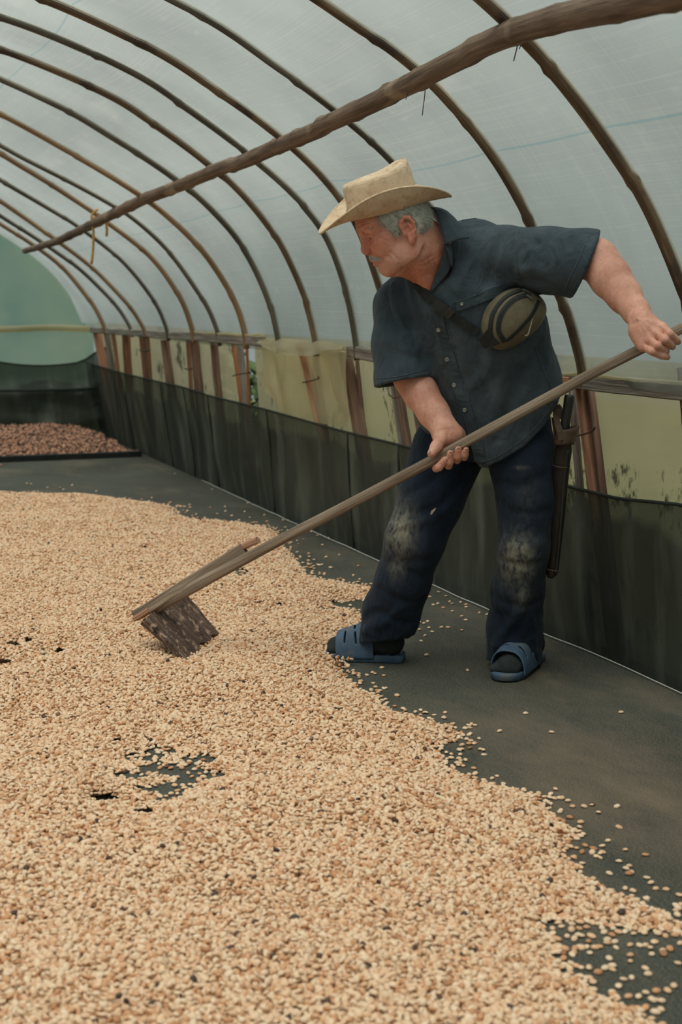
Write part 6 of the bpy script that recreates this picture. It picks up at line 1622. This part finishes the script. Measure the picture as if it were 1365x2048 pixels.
for j in range(NP):
    t = 2 * math.pi * j / NP; ca, sa = math.cos(t), math.sin(t); k = (abs(ca) ** 2.6 + abs(sa) ** 2.4) ** (-1 / 2.5); V.append(bagp(ca * k * .97, sa * k * .97) - b_n * .022)
F = grid_faces(NR + 1, NP, True) + [(NR * NP + j, NR * NP + (j + 1) % NP, o + (j + 1) % NP, o + j) for j in range(NP)] + [tuple(o + j for j in range(NP))]
mesh_obj('bag_body', V, F, M_olive, bag)
def bagline(pts, n=26, lift=.0008):
    q = resample(np.array([(a, b, 0) for a, b in pts], float), n); P = np.array([bagp(a, b, lift) for a, b, _ in q]); Nn = []
    for a, b, _ in q:
        u_ = bagp(a + .02, b) - bagp(a - .02, b); v_ = bagp(a, b + .02) - bagp(a, b - .02); x_ = np.cross(u_, v_); x_ = x_ if x_ @ b_n > 0 else -x_; Nn.append(x_ / np.linalg.norm(x_))
    return P, np.array(Nn)
for pts, w_ in (([(-.90, -.22), (-.80, .25), (-.45, .66), (.15, .80), (.70, .66)], .012), ([(-.66, -.50), (-.62, .05), (-.30, .42), (.25, .55), (.72, .38)], .013), ([(-.60, -.52), (-.2, -.48), (.35, -.34), (.80, -.05)], .009)):
    P, Nn = bagline(pts); zt = ribbon(P, Nn, w_, .0022, 'zip', M_zip, bag); P2, N2 = bagline(pts, 26, .003); ribbon(P2, N2, .003, .0012, 'zip_teeth', M_web, zt)
for (a, b) in ((.62, .42), (.68, .68)):
    P, Nn = bagline([(a, b), (a + .03, b - .14), (a + .05, b - .26)], 8, .005); zp = ribbon(P, Nn, .006, .002, 'zip_pull', M_metal, bag)
P, Nn = bagline([(-.10, -.80), (-.02, -.86), (.12, -.70), (.32, -.46)], 20, .0012); ribbon(P, Nn, np.interp(np.linspace(0, 1, 20), [0, .25, .4, 1], [.002, .0055, .0045, .0008]), .0008, 'tick_mark', M_white, bag)
# black end tabs, strap, buckle
P, Nn = bagline([(-.92, .22), (-1.0, -.02), (-.90, -.30)], 8, .001); 
V = [bagp(-.80, .35, .003), bagp(-.80, -.42, .003), bagp(-1, .22) - e1 * .014, bagp(-1, -.25) - e1 * .014]
slab([V[0], V[1], V[3], V[2]], .012, M_web, 'end_tab', bag, nu=6, nv=5)
sp = [(820, 548), (830, 563), (846, 582), (866, 599), (886, 614), (910, 632), (935, 650), (958, 664)]
P, Nn = on_shirt(sp[1:], 40, .006)
P = np.vstack([[at(806, 538, 4.06), at(818, 549, 4.02)], P]); Nn = np.vstack([[Nn[0], Nn[0]], Nn])
ribbon(P, Nn, .024, .0028, 'strap', M_web, bag)
P, Nn = on_shirt([(873, 603), (884, 612), (897, 622), (905, 629)], 10, .0075); bk = ribbon(P, Nn, [.024, .030, .032, .032, .032, .032, .030, .030, .028, .024], .007, 'buckle', M_black, bag)
P2, N2 = on_shirt([(899, 618), (904, 622), (909, 626)], 6, .013); ribbon(P2, N2, .026, .004, 'buckle_bar', M_black, bag)
# strap going round under the raised arm to the back
Q = [bagp(.85, .3), bagp(1.0, .15) + e1 * .015 - b_n * .02]
for p in (at(1068, 575, 4.0), at(1072, 560, 4.10), at(1030, 520, 4.22), at(960, 480, 4.26), at(880, 500, 4.22)):
    q, n_ = drop(B_sh, p, .003); Q.append(q)
Q = resample(Q, 30); NN = [drop(B_sh, q)[1] for q in Q]; ribbon(Q, NN, .024, .0028, 'strap', M_web, bag)
